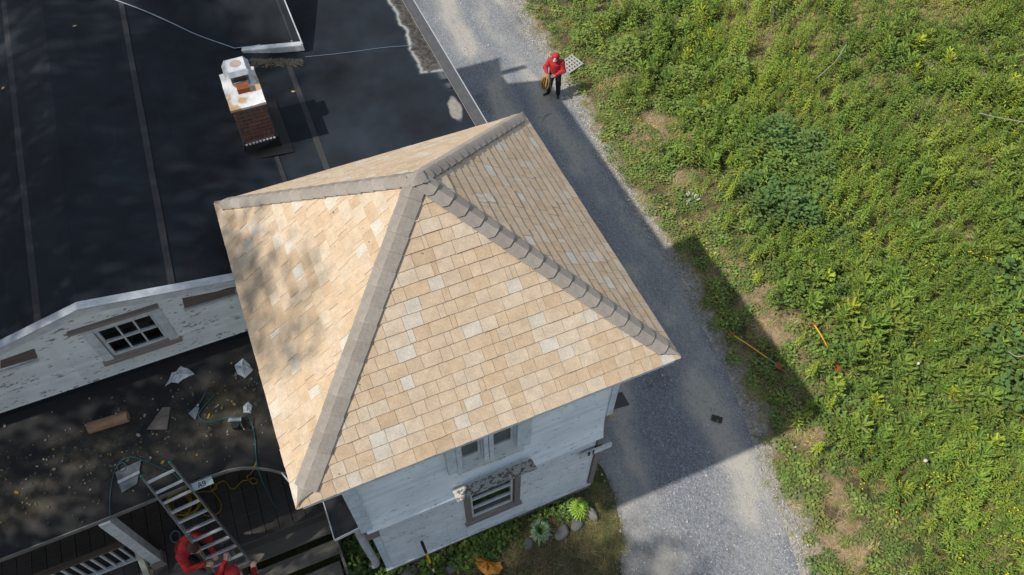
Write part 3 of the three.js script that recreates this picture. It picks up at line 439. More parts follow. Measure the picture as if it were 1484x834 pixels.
// the higher corner of roof beyond the chimney, with its valley line, gutter and the moss below
{
  const V1 = onEast(340, 71), V2 = onEast(165, 0), Cn = onY(436, 62, 5.71), n = V2.clone().sub(V1).cross(Cn.clone().sub(V1)).normalize(); if (n.y < 0) n.negate();
  const N0 = onPlane(411, 0, n, V1), out = Cn.clone().sub(N0).normalize(), far = Cn.clone().addScaledVector(out, -5.2), vf = V2.clone().add(V2.clone().sub(V1).normalize().multiplyScalar(2.2));
  slab('raised_roof', [V1, Cn, far, vf].map((p) => p.clone().add(V(0, 0.012, 0))), M.rubber, 0.09);
  const gA = V1.clone().lerp(Cn, 0.10);
  seam(V1.clone().lerp(Cn, 0.05).add(V(0.02, 0.014, -0.10)), Cn.clone().add(V(-0.08, 0.014, -0.12)), 0.14);
  seam(Cn.clone().add(V(-0.10, 0.014, -0.1)), far.clone().add(V(-0.10, 0.014, 0)), 0.13);
  new MB().tube([V1.clone().lerp(V2, 1.5), V1.clone().lerp(V2, 1.0), V1.clone().lerp(V2, 0.8).add(V(0.05, 0, 0.03)), V1.clone().lerp(V2, 0.55), V1.clone().lerp(V2, 0.3).add(V(-0.04, 0, 0.02)), V1].map((p) => p.clone().add(V(0, 0.018, 0))), 0.013, 5, 60).tube([V1, V1.clone().lerp(Cn, 0.3).add(V(0, 0, -0.02)), V1.clone().lerp(Cn, 0.8).add(V(0, 0, -0.12)), Cn.clone().add(V(-0.15, 0, -0.08))].map((p) => p.clone().add(V(0, 0.02, 0))), 0.011, 5, 30).build('sealant_line', std({ color: rgb(0.25, 0.30, 0.36), roughness: 0.5 }), hall);
  // fascia, gutter with hangers, end wall down to the flat roof
  new MB().bar(gA.clone().add(V(0, 0.012, 0.05)), Cn.clone().add(V(0, 0.012, 0.05)), 0.13, 0.02).bar(gA.clone().add(V(0, -0.05, 0.12)), Cn.clone().add(V(0.02, -0.05, 0.12)), 0.018, 0.12).build('gutter', M.whiteMetal, hall);
  new MB().bar(gA.clone().lerp(Cn, 0.45).add(V(0, -0.12, 0.06)), Cn.clone().add(V(-0.08, -0.12, 0.04)), 0.06, 0.10).build('eave_board', std({ map: T.wood, color: rgb(0.30, 0.28, 0.26) }), hall);
  new MB().box(gA.x + 0.45, gA.x + 0.51, flatY(-1) + 0.05, Cn.y - 0.06, gA.z + 0.02, gA.z + 0.09).build('gutter_bracket', M.whiteMetal, hall);
  new MB().prism([V1.clone().add(V(0.1, -0.09, -0.06)), Cn.clone().add(V(-0.12, -0.09, -0.06)), V(Cn.x - 0.12, flatY(0), Cn.z - 0.06), V(V1.x + 0.1, VAL_Y, V1.z - 0.06)], V(0, 0, -0.05)).build('end_wall', M.rawBoard, hall);
  new MB().prism([Cn.clone().add(V(-0.12, -0.09, -0.1)), far.clone().add(V(-0.12, -0.09, 0)), V(far.x - 0.12, flatY(0), far.z), V(Cn.x - 0.12, flatY(0), Cn.z - 0.1)], V(-0.05, 0, 0)).build('side_wall', M.trimWhite, hall);
  new MB().bar(Cn.clone().add(V(0.01, 0.01, 0.1)), far.clone().add(V(0.01, 0.01, 0)), 0.02, 0.06).build('metal_edge', M.whiteMetal, hall);
  // moss and silt under the gutter
  const r = rngOf(51), im = []; for (let i = 0; i < 600; i++) { const p = onFlat(362 + 76 * r(), 85 + 13 * r() * r() + 3 * r()), s = 0.008 + 0.03 * r() * r(); im.push(new THREE.IcosahedronGeometry(1, 0).scale(s * (1 + r()), s * 0.25, s).rotateY(r() * 6).translate(p.x, p.y + 0.004, p.z)); }
  const mb = new MB(); im.forEach((g) => mb.add(g)); const o = mb.build('moss_patch', std({ color: rgb(0.085, 0.078, 0.050), map: T.granule, roughness: 1 }), hall); o.userData.kind = 'stuff';
  new MB().tube([onFlat(442, 83), onFlat(500, 77), onFlat(560, 69), onFlat(604, 66)].map((p) => p.add(V(0, 0.008, 0))), 0.008, 5, 30).build('sealant_line', std({ color: rgb(0.10, 0.15, 0.20), roughness: 0.5 }), hall);
}
// rake: white metal fascia following the low gable
{
  const seg = (x0, y0, x1, y1, n) => { const a = V(x0, y0, RAKE_Z), b = V(x1, y1, RAKE_Z);
    new MB().prism([a.clone().add(V(0, 0.03, -0.11)), b.clone().add(V(0, 0.03, -0.11)), b.clone().add(V(0, 0.018, 0.03)), a.clone().add(V(0, 0.018, 0.03))], V(0, -0.022, 0)).build('rake_flashing', M.whiteMetal, hall);
    new MB().prism([a.clone().add(V(0, -0.006, 0.008)), b.clone().add(V(0, -0.006, 0.008)), b.clone().add(V(0, -0.15, 0.008)), a.clone().add(V(0, -0.15, 0.008))], V(0, 0, -0.03)).build('rake_fascia', M.trimWhite, hall); };
  seg(-12, westY(-12), -5.061, 6.28); seg(-5.059, 6.28, WX0 - 0.03, eastY(WX0 - 0.03));
  new MB().prism([V(-12, westY(-12) - 0.105, RAKE_Z - 0.03), V(-5.06, 6.28 - 0.105, RAKE_Z - 0.03), V(-5.06, 6.28 - 0.105, RAKE_Z - 0.16), V(-12, westY(-12) - 0.105, RAKE_Z - 0.16)], V(0, -0.02, 0)).prism([V(-5.06, 6.28 - 0.105, RAKE_Z - 0.03), V(WX0 - 0.03, eastY(WX0) - 0.105, RAKE_Z - 0.03), V(WX0 - 0.03, eastY(WX0) - 0.105, RAKE_Z - 0.16), V(-5.06, 6.28 - 0.105, RAKE_Z - 0.16)], V(0, -0.02, 0)).build('rake_soffit', M.trimWhite, hall);
}
// gable wall of lapped white boards with the six-light window
const HZ = -1.52, WIN = (() => { const a = onZ(165, 520, HZ), b = onZ(245, 490, HZ), c = onZ(143, 479, HZ); return [a.x + 0.02, b.x, (a.y + b.y) / 2, c.y + 0.02]; })();
{
  const mb = new MB(), e = 0.118, holes = [WIN], top = (x) => (x < -5.06 ? westY(x) : eastY(x)) - 0.12;
  for (let y = 4.10; y < 6.2; y += e) {
    // board ends follow the rake
    const x0 = Math.max(-11.9, -5.06 - (6.28 - 0.12 - y - e) / 0.25), x1 = Math.min(WX0 - 0.03, -5.06 + (6.28 - 0.12 - y - e) / 0.2); if (x1 - x0 < 0.1) break;
    siding(mb, 'z', HZ, 1, x0, x1, y, y + e, e, holes);
  }
  mb.build('gable_siding', M.sidingWhite, hall);
  new MB().prism([V(-11.9, 0, HZ - 0.022), V(WX0 - 0.04, 0, HZ - 0.022), V(WX0 - 0.04, WIN[2] - 0.05, HZ - 0.022), V(-11.9, WIN[2] - 0.05, HZ - 0.022)], V(0, 0, -0.12)).build('wall', std({ map: T.wood, color: rgb(0.36, 0.29, 0.21) }), hall);
  new MB().box(-11.9, WIN[0] - 0.02, WIN[2] - 0.05, 5.2, HZ - 0.14, HZ - 0.022).box(WIN[1] + 0.02, WX0 - 0.04, WIN[2] - 0.05, 5.2, HZ - 0.14, HZ - 0.022).build('wall', std({ map: T.wood, color: rgb(0.36, 0.29, 0.21) }), hall);
  new MB().prism([V(-8.5, 5.2, HZ - 0.022), V(WIN[0] - 0.02, 5.2, HZ - 0.022), V(WIN[0] - 0.02, 6.0, HZ - 0.022), V(-6.5, 5.75, HZ - 0.022)], V(0, 0, -0.10)).prism([V(WIN[1] + 0.02, 5.2, HZ - 0.022), V(WX0 - 0.04, 5.2, HZ - 0.022), V(WX0 - 0.04, 5.55, HZ - 0.022), V(WIN[1] + 0.02, 5.98, HZ - 0.022)], V(0, 0, -0.10)).build('wall', std({ map: T.wood, color: rgb(0.36, 0.29, 0.21) }), hall);
  new MB().box(EDGE_X - 0.16, EDGE_X - 0.04, 0, flatY(2.3) - 0.1, -10.3, -2.3).box(-11.9, EDGE_X - 0.17, 0, 5.3, -11.2, -11.0).box(-11.9, -11.8, 0, 4.4, -10.99, -1.7).build('wall', M.sidingWhite, hall);
  new MB().box(-11.7, EDGE_X - 0.2, 4.2, 4.3, -10.9, -2.4).build('attic_floor', M.rawBoard, hall);
  windowUnit(hall, WIN, HZ, { depth: 0.0, casing: 0.15, cmat: M.trimWhite, smat: M.trimWhite, proud: 0.045, rails: [(WIN[2] + WIN[3]) / 2 + 0.03], muntins: [lerp(WIN[0], WIN[1], 0.36), lerp(WIN[0], WIN[1], 0.65)], sillMat: M.rawBoard });
  new MB().box(WIN[0] - 0.30, WIN[1] + 0.16, WIN[3] + 0.16, WIN[3] + 0.21, HZ + 0.02, HZ + 0.10).build('head_board', M.rawBoard, hall);
  // raw, unpainted board ends and their trims under the rake
  const raw = (u0, v0, u1, v1, u2, v2, u3, v3) => new MB().prism([[u0, v0], [u1, v1], [u2, v2], [u3, v3]].map(([u, v]) => onZ(u, v, HZ + 0.034)), V(0, 0, -0.03)).build('bare_board', std({ map: T.wood, color: rgb(0.23, 0.165, 0.15) }), hall);
  raw(264, 434, 341, 417, 341, 426, 267, 447); raw(0, 523, 49, 506, 54, 519, 0, 535);
  const trim = (u0, v0, u1, v1) => new MB().bar(onZ(u0, v0, HZ + 0.05), onZ(u1, v1, HZ + 0.05), 0.05, 0.05).build('trim_strip', M.trimWhite, hall);
  trim(267, 450, 344, 427); trim(0, 540, 55, 522);
}
// chimney: bricks laid in stretcher courses, washed cap, clay flue and folded metal cowl
{
  const ch = new THREE.Group(); ch.name = 'chimney'; hall.add(ch);
  const x0 = -2.09, x1 = -1.51, z1 = -4.36, z0 = -5.39, yb = 5.30, yt = 6.60, r = rngOf(808);
  new MB().box(x0 + 0.022, x1 - 0.022, yb, yt - 0.002, z0 + 0.022, z1 - 0.022).build('mortar_core', std({ map: T.grain, color: rgb(0.40, 0.37, 0.34), roughness: 1 }), ch);
  const bm = [[0.225, 0.108, 0.082], [0.195, 0.092, 0.072], [0.25, 0.122, 0.094], [0.155, 0.085, 0.070]].map((c) => std({ color: rgb(...c), map: T.granule, roughness: 0.95, bumpMap: T.granule, bumpScale: 0.003 })), old = std({ color: rgb(0.16, 0.105, 0.075), map: T.granule, roughness: 1 });
  const H = 0.066, G = 0.083, L = 0.196, gap = 0.014, geos = new Map(), brick = (sx, sz) => { const k = sx.toFixed(3) + '_' + sz.toFixed(3); if (!geos.has(k)) geos.set(k, boxUV(clean(new THREE.BoxGeometry(sx, H, sz)))); return geos.get(k); };
  const rows = Math.floor((yt - 5.82) / G + 0.5);
  for (let c = 0; c < rows; c++) {
    const y = yt - 0.012 - H / 2 - c * G; 
    const row = (a0, a1, put) => { let a = a0 - (c % 2 ? L / 2 : 0); while (a < a1 - 0.02) { const s = Math.max(a, a0), e = Math.min(a + L - gap, a1); if (e - s > 0.03) put((s + e) / 2, e - s); a += L; } };
    const place = (x, z, sx, sz, bad) => { const m = new THREE.Mesh(brick(Math.round(sx * 50) / 50, Math.round(sz * 50) / 50), bad ? old : bm[Math.floor(r() * 4)]); m.name = 'brick'; m.castShadow = m.receiveShadow = true; m.position.set(x + (r() - 0.5) * 0.004, y + (r() - 0.5) * 0.003, z + (r() - 0.5) * 0.006); ch.add(m); };
    row(x0, x1, (x, w) => place(x, z1 - 0.03, w, 0.06, c < 3 && r() < 0.6 && x < -1.7)); row(x0, x1, (x, w) => place(x, z0 + 0.03, w, 0.06));
    row(z0 + 0.07, z1 - 0.065, (z, w) => place(x0 + 0.03, z, 0.06, w)); row(z0 + 0.07, z1 - 0.065, (z, w) => place(x1 - 0.03, z, 0.06, w));
  }
  const fl = new MB().prism([V(x0 - 0.03, 5.80, z1 + 0.03), V(x1 + 0.03, 5.80, z1 + 0.03), V(x1 + 0.045, 5.50, z1 + 0.07), V(x0 - 0.06, 5.62, z1 + 0.09)], V(0, 0, -0.03)).prism([V(x1 + 0.03, 5.80, z1 + 0.03), V(x1 + 0.03, 5.80, z0 - 0.03), V(x1 + 0.06, 5.55, z0 - 0.05), V(x1 + 0.06, 5.5, z1 + 0.06)], V(-0.03, 0, 0)).prism([V(x0 - 0.03, 5.82, z1 + 0.03), V(x0 - 0.03, 5.82, z0 - 0.03), V(x0 - 0.05, 5.62, z0 - 0.05), V(x0 - 0.05, 5.62, z1 + 0.06)], V(0.03, 0, 0));
  fl.build('rubber_flashing', std({ color: rgb(0.010, 0.010, 0.012), roughness: 0.5 }), ch);
  new MB().prism([V(x0 - 0.14, eastY(x0) + 0.006, z0 - 0.2), V(x1 + 0.22, flatY(x1) + 0.03, z0 - 0.2), V(x1 + 0.22, flatY(x1) + 0.008, z1 + 0.28), V(x0 - 0.14, eastY(x0) + 0.010, z1 + 0.28)], V(0, -0.02, 0)).build('flashing_patch', std({ color: rgb(0.022, 0.024, 0.028), roughness: 0.7, map: T.rubber }), ch);
  const dash = new MB(); for (let i = 0; i < 9; i++) dash.box(x0 + 0.01 + i * 0.064, x0 + 0.05 + i * 0.064, 5.805, 5.828, z1 + 0.004, z1 + 0.034); dash.build('sealant_bead', std({ color: rgb(0.55, 0.56, 0.58) }), ch);
  // whitewashed mortar cap with rust stains
  const capTex = tex(256, 256, (i, j) => { const u = i / 256, v = j / 256, n = fbm(u * 9, v * 9, 401, 4), e = Math.min(u, v, 1 - u, 1 - v), a = 0.8 * smooth(0.56, 0.74, fbm(u * 5, v * 5, 402, 4) + 0.12 * smooth(0.30, 0.10, e) - 0.16 * (v < 0.5 ? 1 : 0)); const w = 0.80 + 0.14 * (n - 0.5); return [lerp(w, 0.70, a * 0.9), lerp(w, 0.52, a * 0.9), lerp(w * 0.99, 0.32, a * 0.9)]; }, { repeat: false });
  const cg = new THREE.BoxGeometry(x1 - x0 + 0.04, 0.05, z1 - z0 + 0.04, 6, 1, 8); { const p = cg.attributes.position, r2 = rngOf(9); for (let i = 0; i < p.count; i++) { const e = Math.max(Math.abs(p.getX(i)) / 0.31, Math.abs(p.getZ(i)) / 0.535); if (p.getY(i) > 0) p.setY(i, p.getY(i) + 0.05 * (1 - e) - 0.01 * hash2(Math.round(p.getX(i) * 100), Math.round(p.getZ(i) * 100))); p.setX(i, p.getX(i) * (1 + 0.03 * hash2(Math.round(p.getZ(i) * 90), 3))); } cg.computeVertexNormals(); }
  { const p = cg.attributes.position, uv = cg.attributes.uv; for (let i = 0; i < p.count; i++) uv.setXY(i, p.getX(i) / 0.64 + 0.5, p.getZ(i) / 1.1 + 0.5); }
  cg.translate((x0 + x1) / 2, yt + 0.025, (z0 + z1) / 2); mesh('mortar_cap', cg, std({ map: capTex, roughness: 0.9 }), ch);
  const cx = (x0 + x1) / 2 + 0.02;
  new MB().box(cx - 0.11, cx + 0.11, yt + 0.03, yt + 0.17, -4.86, -4.68).build('clay_flue', std({ color: rgb(0.30, 0.085, 0.035), map: T.granule, roughness: 1 }), ch);
  // cowl: a sheet bent into a tent over the second flue, open to the front
  const galv = std({ color: rgb(0.56, 0.59, 0.62), metalness: 0.35, roughness: 0.5, map: T.grain }), cy = yt + 0.36, cz = -5.12, w = 0.17, l = 0.19;
  new MB().box(cx - w + 0.01, cx + w - 0.01, yt + 0.04, yt + 0.05, cz - l + 0.01, cz + l + 0.06).box(cx - w + 0.01, cx - w + 0.02, yt + 0.04, cy, cz - l + 0.02, cz + l - 0.02).box(cx + w - 0.02, cx + w - 0.01, yt + 0.04, cy, cz - l + 0.02, cz + l - 0.02).box(cx - w + 0.03, cx + w - 0.03, yt + 0.052, yt + 0.16, cz + l + 0.02, cz + l + 0.035).build('cowl_body', galv, ch);
  new MB().box(cx - 0.10, cx + 0.10, yt + 0.055, yt + 0.2, cz - 0.10, cz + 0.10).build('clay_flue', std({ color: rgb(0.12, 0.10, 0.085), roughness: 1 }), ch);
  new MB().box(cx - w, cx + w, cy, cy + 0.012, cz - l, cz + l).build('cowl_top', std({ color: rgb(0.62, 0.63, 0.65), roughness: 0.5, map: T.grain }), ch);
  new MB().prism([V(cx - w - 0.001, cy + 0.012, cz - l), V(cx - w - 0.001, cy + 0.012, cz + l), V(cx - w - 0.07, cy - 0.09, cz + l), V(cx - w - 0.07, cy - 0.09, cz - l)], V(0.008, 0.006, 0)).prism([V(cx + w + 0.001, cy + 0.012, cz - l), V(cx + w + 0.001, cy + 0.012, cz + l), V(cx + w + 0.07, cy - 0.09, cz + l), V(cx + w + 0.07, cy - 0.09, cz - l)], V(-0.008, 0.006, 0)).prism([V(cx - w, cy + 0.012, cz + l + 0.001), V(cx + w, cy + 0.012, cz + l + 0.001), V(cx + w, cy - 0.06, cz + l + 0.06), V(cx - w, cy - 0.06, cz + l + 0.06)], V(0, 0.006, -0.006)).build('cowl_flap', galv, ch);
  mesh('rust_spot', new THREE.CylinderGeometry(0.10, 0.10, 0.003, 20).translate(cx + 0.01, cy + 0.0145, cz - 0.03), std({ color: rgb(0.40, 0.31, 0.28), roughness: 0.8, map: T.granule }), ch);
}

// ------------------------------------------------------------------ the porch between the wings
const porch = thing('back_porch', 'dark flat roofed porch with timber deck, steps and white railing', 'porch');
const PZ1 = 0.62, porchY = (z) => lerp(4.13, 3.52, (z - HZ) / (PZ1 - HZ)), DECK = 1.0;
{
  const edge = [[0, 813], [130, 760], [255, 710], [300, 691], [330, 681], [350, 677], [368, 676], [390, 678], [408, 682]].map(([u, v]) => { const p = onY(u, v, 3.52); return V(p.x, porchY(p.z), p.z); });
  edge[0].x = -11.8; const last = edge.at(-1).clone(); last.x = WX0 - 0.03; last.z += 0.35; last.y = porchY(last.z); edge.push(last);
  T.porch = tex(1536, 512, (i, j) => {
    const x = -11.9 + 9.8 * i / 1536, z = HZ + 3.2 * j / 512, n = fbm(x * 1.6, z * 1.6, 501, 4), f = fbm(x * 12, z * 12, 502, 3), s = hash2(i, j, 4);
    const litter = smooth(HZ + 0.45, HZ + 0.8, z) * (1 - smooth(0.1, 0.55, z)) * smooth(0.35, 0.6, n + 0.12), moss = smooth(0.60, 0.72, fbm(x * 1.3 + 3, z * 2, 505, 4)) * litter;
    const base = [0.125, 0.122, 0.124].map((v) => v * (0.85 + 0.4 * (n - 0.5) + 0.3 * (s - 0.5))), leaf = [0.30, 0.265, 0.215].map((v) => v * (0.5 + 0.8 * f + 0.35 * (s - 0.5)));
    return base.map((v, k) => lerp(lerp(v, leaf[k], litter * 0.75), [0.16, 0.15, 0.07][k], moss * 0.7));
  }, { repeat: false });
  T.porch.repeat.set(1 / 9.8, 1 / 3.2); T.porch.offset.set(11.9 / 9.8, -HZ / 3.2);
  slab('porch_roof', [V(-11.8, porchY(HZ + 0.03), HZ + 0.03), ...edge, V(WX0 - 0.03, porchY(HZ + 0.03), HZ + 0.03)], std({ map: T.porch, bumpMap: T.porch, bumpScale: 0.01, roughness: 0.8 }), 0.09, porch);
  new MB().box(-11.8, WX0 - 0.03, 4.09, 4.22, HZ + 0.022, HZ + 0.05).build('membrane_upstand', M.rubber, porch);
  const tb = new MB(); for (let i = 0; i < edge.length - 1; i++) tb.bar(edge[i].clone().add(V(0, -0.03, 0.012)), edge[i + 1].clone().add(V(0, -0.03, 0.012)), 0.02, 0.09); tb.build('edge_flashing', std({ color: rgb(0.20, 0.19, 0.18), roughness: 0.6, map: T.grain }), porch);
  const a = onY(405, 681, 3.5), b = onY(424, 704, 3.4); new MB().bar(V(a.x, porchY(a.z) - 0.02, a.z + 0.02), V(b.x, porchY(b.z) - 0.06, b.z), 0.02, 0.11).build('end_flashing', M.trimWhite, porch);
  // deck planks, wide steps
  const plank = [[0.085, 0.073, 0.064], [0.092, 0.079, 0.069], [0.078, 0.067, 0.060]].map((c) => std({ map: T.wood, color: rgb(...c).multiplyScalar(1.5), roughness: 0.85 }));
  for (let i = 0; i < 34; i++) { const x = -11.2 + i * 0.262; if (x > -2.4) break; const m = new MB().box(x, x + 0.25, DECK - 0.04, DECK, HZ + 0.05, 0.92); m.build('deck_plank', plank[i % 3], porch); }
  const stepM = [[0.22, 0.20, 0.165], [0.25, 0.225, 0.185]].map((c) => std({ map: T.wood, color: rgb(...c), roughness: 0.9 }));
  for (let s = 0; s < 3; s++) for (let k = 0; k < 1; k++) new MB().box(-4.9, -2.95 - 0.05 * s, DECK - 0.09 - 0.24 * (s + 1) + 0.05, DECK - 0.24 * (s + 1), 0.98 + 0.36 * s, 1.27 + 0.36 * s).build('step_tread', stepM[s % 2], porch);
  new MB().prism([V(-3.0, DECK - 0.06, 0.9), V(-3.0, 0, 2.2), V(-3.0, 0, 0.9)], V(0.05, 0, 0)).prism([V(-4.85, DECK - 0.1, 0.9), V(-4.85, 0, 2.1), V(-4.85, 0, 0.9)], V(0.05, 0, 0)).build('stringer', stepM[0], porch);
  new MB().box(-11.2, -2.4, 0.0, DECK - 0.05, 0.78, 0.84).build('deck_skirt', std({ map: T.wood, color: rgb(0.20, 0.18, 0.16) }), porch);
  // post, railing with balusters, sloping stair rail
  const pt = onY(149, 753, 3.45); new MB().box(pt.x - 0.09, pt.x + 0.09, DECK + 0.22, porchY(pt.z) - 0.1, pt.z - 0.10, pt.z + 0.08).build('post', M.trimWhite, porch);
  new MB().box(pt.x - 0.12, pt.x + 0.12, DECK, DECK + 0.22, pt.z - 0.13, pt.z + 0.11).build('post_base', M.rawBoard, porch);
  const ra = onY(188, 784, DECK + 0.92), rz = ra.z, rx = ra.x + 0.05; const rail = new THREE.Group(); rail.name = 'railing'; porch.add(rail);
  new MB().box(-11, rx, DECK + 0.90, DECK + 0.95, rz - 0.05, rz + 0.06).build('handrail', std({ map: T.wood, color: rgb(0.22, 0.15, 0.115) }), rail);
  new MB().box(-11, rx, DECK + 0.06, DECK + 0.13, rz - 0.03, rz + 0.03).build('bottom_rail', M.trimWhite, rail);
  for (let x = rx - 0.12; x > -8.6; x -= 0.165) new MB().box(x - 0.018, x + 0.018, DECK + 0.13, DECK + 0.90, rz - 0.015, rz + 0.02).build('baluster', M.trimWhite, rail);
  const s0 = onY(197, 793, DECK + 0.75), s1 = onY(216, 840, DECK + 0.15); new MB().bar(s0, s1, 0.10, 0.09).build('stair_rail', std({ map: T.grain, color: rgb(0.46, 0.46, 0.36) }), porch);
}

// ------------------------------------------------------------------ things on the porch roof, deck and lane
const PN = V(0, 1, (4.13 - 3.52) / (PZ1 - HZ)).normalize(), PP = V(0, 4.13, HZ), onPorch = (u, v, up = 0) => onPlane(u, v, PN, PP).addScaledVector(PN, up);
const sheetOn = (px, lift, bend, seed, onFn = onPorch) => {          // a crumpled sheet with the outline given in pixels, lying on a surface
  const P = px.map(([u, v]) => onFn(u, v, lift)), c = P.reduce((s, p) => s.add(p), V(0, 0, 0)).multiplyScalar(1 / P.length), ring = [0, 0.33, 0.66, 1], tri = [], r = rngOf(seed), n = P.length * 2;
  const rim = []; for (let i = 0; i < P.length; i++) { rim.push(P[i]); rim.push(P[i].clone().lerp(P[(i + 1) % P.length], 0.5).lerp(c, 0.16 * r() - 0.04)); }
  const grid = ring.map((t, k) => rim.map((p) => c.clone().lerp(p, t).add(V(0, (k === 0 ? 0.6 : r()) * bend * (1.15 - t), 0))));
  for (let k = 0; k < 3; k++) for (let i = 0; i < n; i++) { const j = (i + 1) % n; if (k > 0) tri.push(grid[k][i], grid[k + 1][i], grid[k + 1][j], grid[k][i], grid[k + 1][j], grid[k][j]); else tri.push(grid[0][0], grid[1][i], grid[1][j]); }
  const low = tri.map((p) => p.clone().add(V(0, -0.004, 0))); for (let i = 0; i < low.length; i += 3) tri.push(low[i], low[i + 2], low[i + 1]);
  for (let i = 0; i < n; i++) { const j = (i + 1) % n, a = grid[3][i], b = grid[3][j], d = V(0, -0.004, 0); tri.push(a, a.clone().add(d), b, b, a.clone().add(d), b.clone().add(d)); }
  const g = new THREE.BufferGeometry(); g.setAttribute('position', new THREE.Float32BufferAttribute(tri.flatMap((v) => [v.x, v.y, v.z]), 3)); g.computeVertexNormals(); return g;
};
M.plastic = std({ color: rgb(0.62, 0.66, 0.70), roughness: 0.45, map: T.grain });
tag(mesh('plastic_sheet', sheetOn([[239, 561], [249, 541], [256, 538], [262, 531], [272, 535], [282, 543], [270, 548], [258, 556], [248, 555]], 0.012, 0.07, 5), M.plastic), 'fan shaped white plastic sheet on the porch roof', 'plastic sheet', 'scraps of white plastic');
tag(mesh('plastic_sheet', sheetOn([[340, 530], [352, 520], [361, 528], [367, 537], [355, 549], [344, 543]], 0.012, 0.10, 6), M.plastic), 'crumpled white plastic bag on the porch roof by the tan eave', 'plastic sheet', 'scraps of white plastic');
tag(mesh('plastic_sheet', sheetOn([[352, 590], [360, 583], [366, 590], [364, 600], [353, 599]], 0.012, 0.08, 7), M.plastic), 'small white plastic scrap beside the black nail gun', 'plastic sheet', 'scraps of white plastic');
{ // tan cardboard tube
  const a = onPorch(134, 622, 0.10), b = onPorch(186, 606, 0.10), d = b.clone().sub(a).normalize(), L = a.distanceTo(b) + 0.06, q = new THREE.Quaternion().setFromUnitVectors(V(0, 1, 0), d), card = std({ color: rgb(0.46, 0.27, 0.155), map: T.fabric, roughness: 0.9 });
  const t = thing('cardboard_tube', 'short tan cardboard tube lying on the dark porch roof', 'cardboard tube', V(0, 0, 0)), g = new THREE.LatheGeometry([[0.080, -L / 2], [0.095, -L / 2], [0.097, -L / 6], [0.095, L / 2], [0.080, L / 2], [0.080, -L / 2]].map(([x, y]) => new THREE.Vector2(x, y)), 28);
  g.applyMatrix4(new THREE.Matrix4().makeRotationFromQuaternion(q).setPosition(a.clone().lerp(b, 0.5))); mesh('tube_wall', g, card, t);
  mesh('end_plug', new THREE.CylinderGeometry(0.079, 0.079, 0.02, 24).applyMatrix4(new THREE.Matrix4().makeRotationFromQuaternion(q).setPosition(a.clone().addScaledVector(d, 0.01))), std({ color: rgb(0.25, 0.13, 0.07), map: T.fabric }), t);
}
{ const p = [[236, 591], [247, 591], [242, 623], [213, 623]].map(([u, v]) => onPorch(u, v, 0.03)); tag(new MB().prism(p, V(0, -0.022, 0)).build('wood_offcut', std({ map: T.wood, color: rgb(0.27, 0.22, 0.18) })), 'tapered grey brown wood offcut on the porch roof', 'wood offcut'); }
{ // two-tone metal sheet with a bright fold
  const q = [[167, 685], [205, 667], [199, 702], [177, 715]].map(([u, v]) => onPorch(u, v, 0.03)), t = thing('flashing_sheet', 'bent grey metal flashing sheet on the porch roof beside the ladder', 'metal sheet');
  new MB().prism(q, V(0, -0.006, 0)).build('sheet', std({ color: rgb(0.17, 0.18, 0.19), metalness: 0.5, roughness: 0.45, map: T.grain }), t);
  new MB().bar(onPorch(172, 700, 0.04), onPorch(203, 685, 0.04), 0.05, 0.02).build('fold', M.whiteMetal, t);
}
{ // scraper with a flat steel blade
  const t = thing('roof_scraper', 'flat steel scraper with a thin handle on the porch roof', 'scraper');
  new MB().prism([[273, 600], [286, 588], [289, 592], [283, 609]].map(([u, v]) => onPorch(u, v, 0.025)), V(0, -0.006, 0)).build('blade', std({ color: rgb(0.24, 0.25, 0.26), metalness: 0.6, roughness: 0.4 }), t);
  new MB().tube([onPorch(286, 591, 0.03), onPorch(294, 578, 0.04), onPorch(302, 562, 0.03)], 0.014, 8).build('handle', std({ color: rgb(0.05, 0.06, 0.07), roughness: 0.5 }), t);
  new MB().tube([onPorch(286, 590, 0.035), onPorch(288, 587, 0.036)], 0.02, 8).build('ferrule', M.alu, t);
}
{ // pneumatic nail gun
  const o = onPorch(347, 613), t = thing('nail_gun', 'black and silver nail gun with coil magazine on the porch roof', 'nail gun', o), blk = std({ color: rgb(0.02, 0.02, 0.022), roughness: 0.5 }), sil = std({ color: rgb(0.38, 0.42, 0.46), metalness: 0.6, roughness: 0.4 });
  new MB().cyl(V(-0.10, 0.10, -0.05), V(0.06, 0.09, 0.0), 0.045, 0.05, 14).build('cylinder_head', sil, t);
  new MB().cyl(V(0.02, 0.08, 0.0), V(0.05, 0.07, 0.17), 0.026, 0.024, 10).build('grip', blk, t);
  new MB().cyl(V(-0.06, 0.03, 0.06), V(-0.06, 0.11, 0.06), 0.075, 0.075, 16).build('magazine', blk, t);
  new MB().box(-0.15, -0.09, 0.04, 0.10, -0.09, -0.03).build('nose', sil, t);
  new MB().cyl(V(0.05, 0.07, 0.165), V(0.055, 0.065, 0.20), 0.012, 0.012, 8).build('air_fitting', M.alu, t);
}
const hoseM = std({ color: rgb(0.015, 0.10, 0.10), roughness: 0.5 });
tag(new MB().tube([onPorch(338, 606, 0.03), onPorch(325, 607, 0.02), onPorch(310, 612, 0.02), onPorch(297, 611, 0.02), onPorch(288, 604, 0.02), onPorch(290, 597, 0.02), onPorch(312, 572, 0.02)], 0.009, 6, 50).build('air_hose', hoseM), 'teal air hose curving from the scraper to the nail gun', 'hose', 'teal air hoses');
tag(new MB().tube([onPorch(362, 606, 0.08), onPorch(366, 618, 0.02), onPorch(370, 640, 0.02), onPorch(371, 660, 0.02), onPorch(373, 677, 0.03), onY(377, 690, 3.2), onY(383, 705, 2.4), onY(392, 722, 1.6), onY(402, 742, DECK + 0.02)], 0.009, 6, 70).build('air_hose', hoseM), 'teal air hose from the nail gun over the porch roof edge', 'hose', 'teal air hoses');
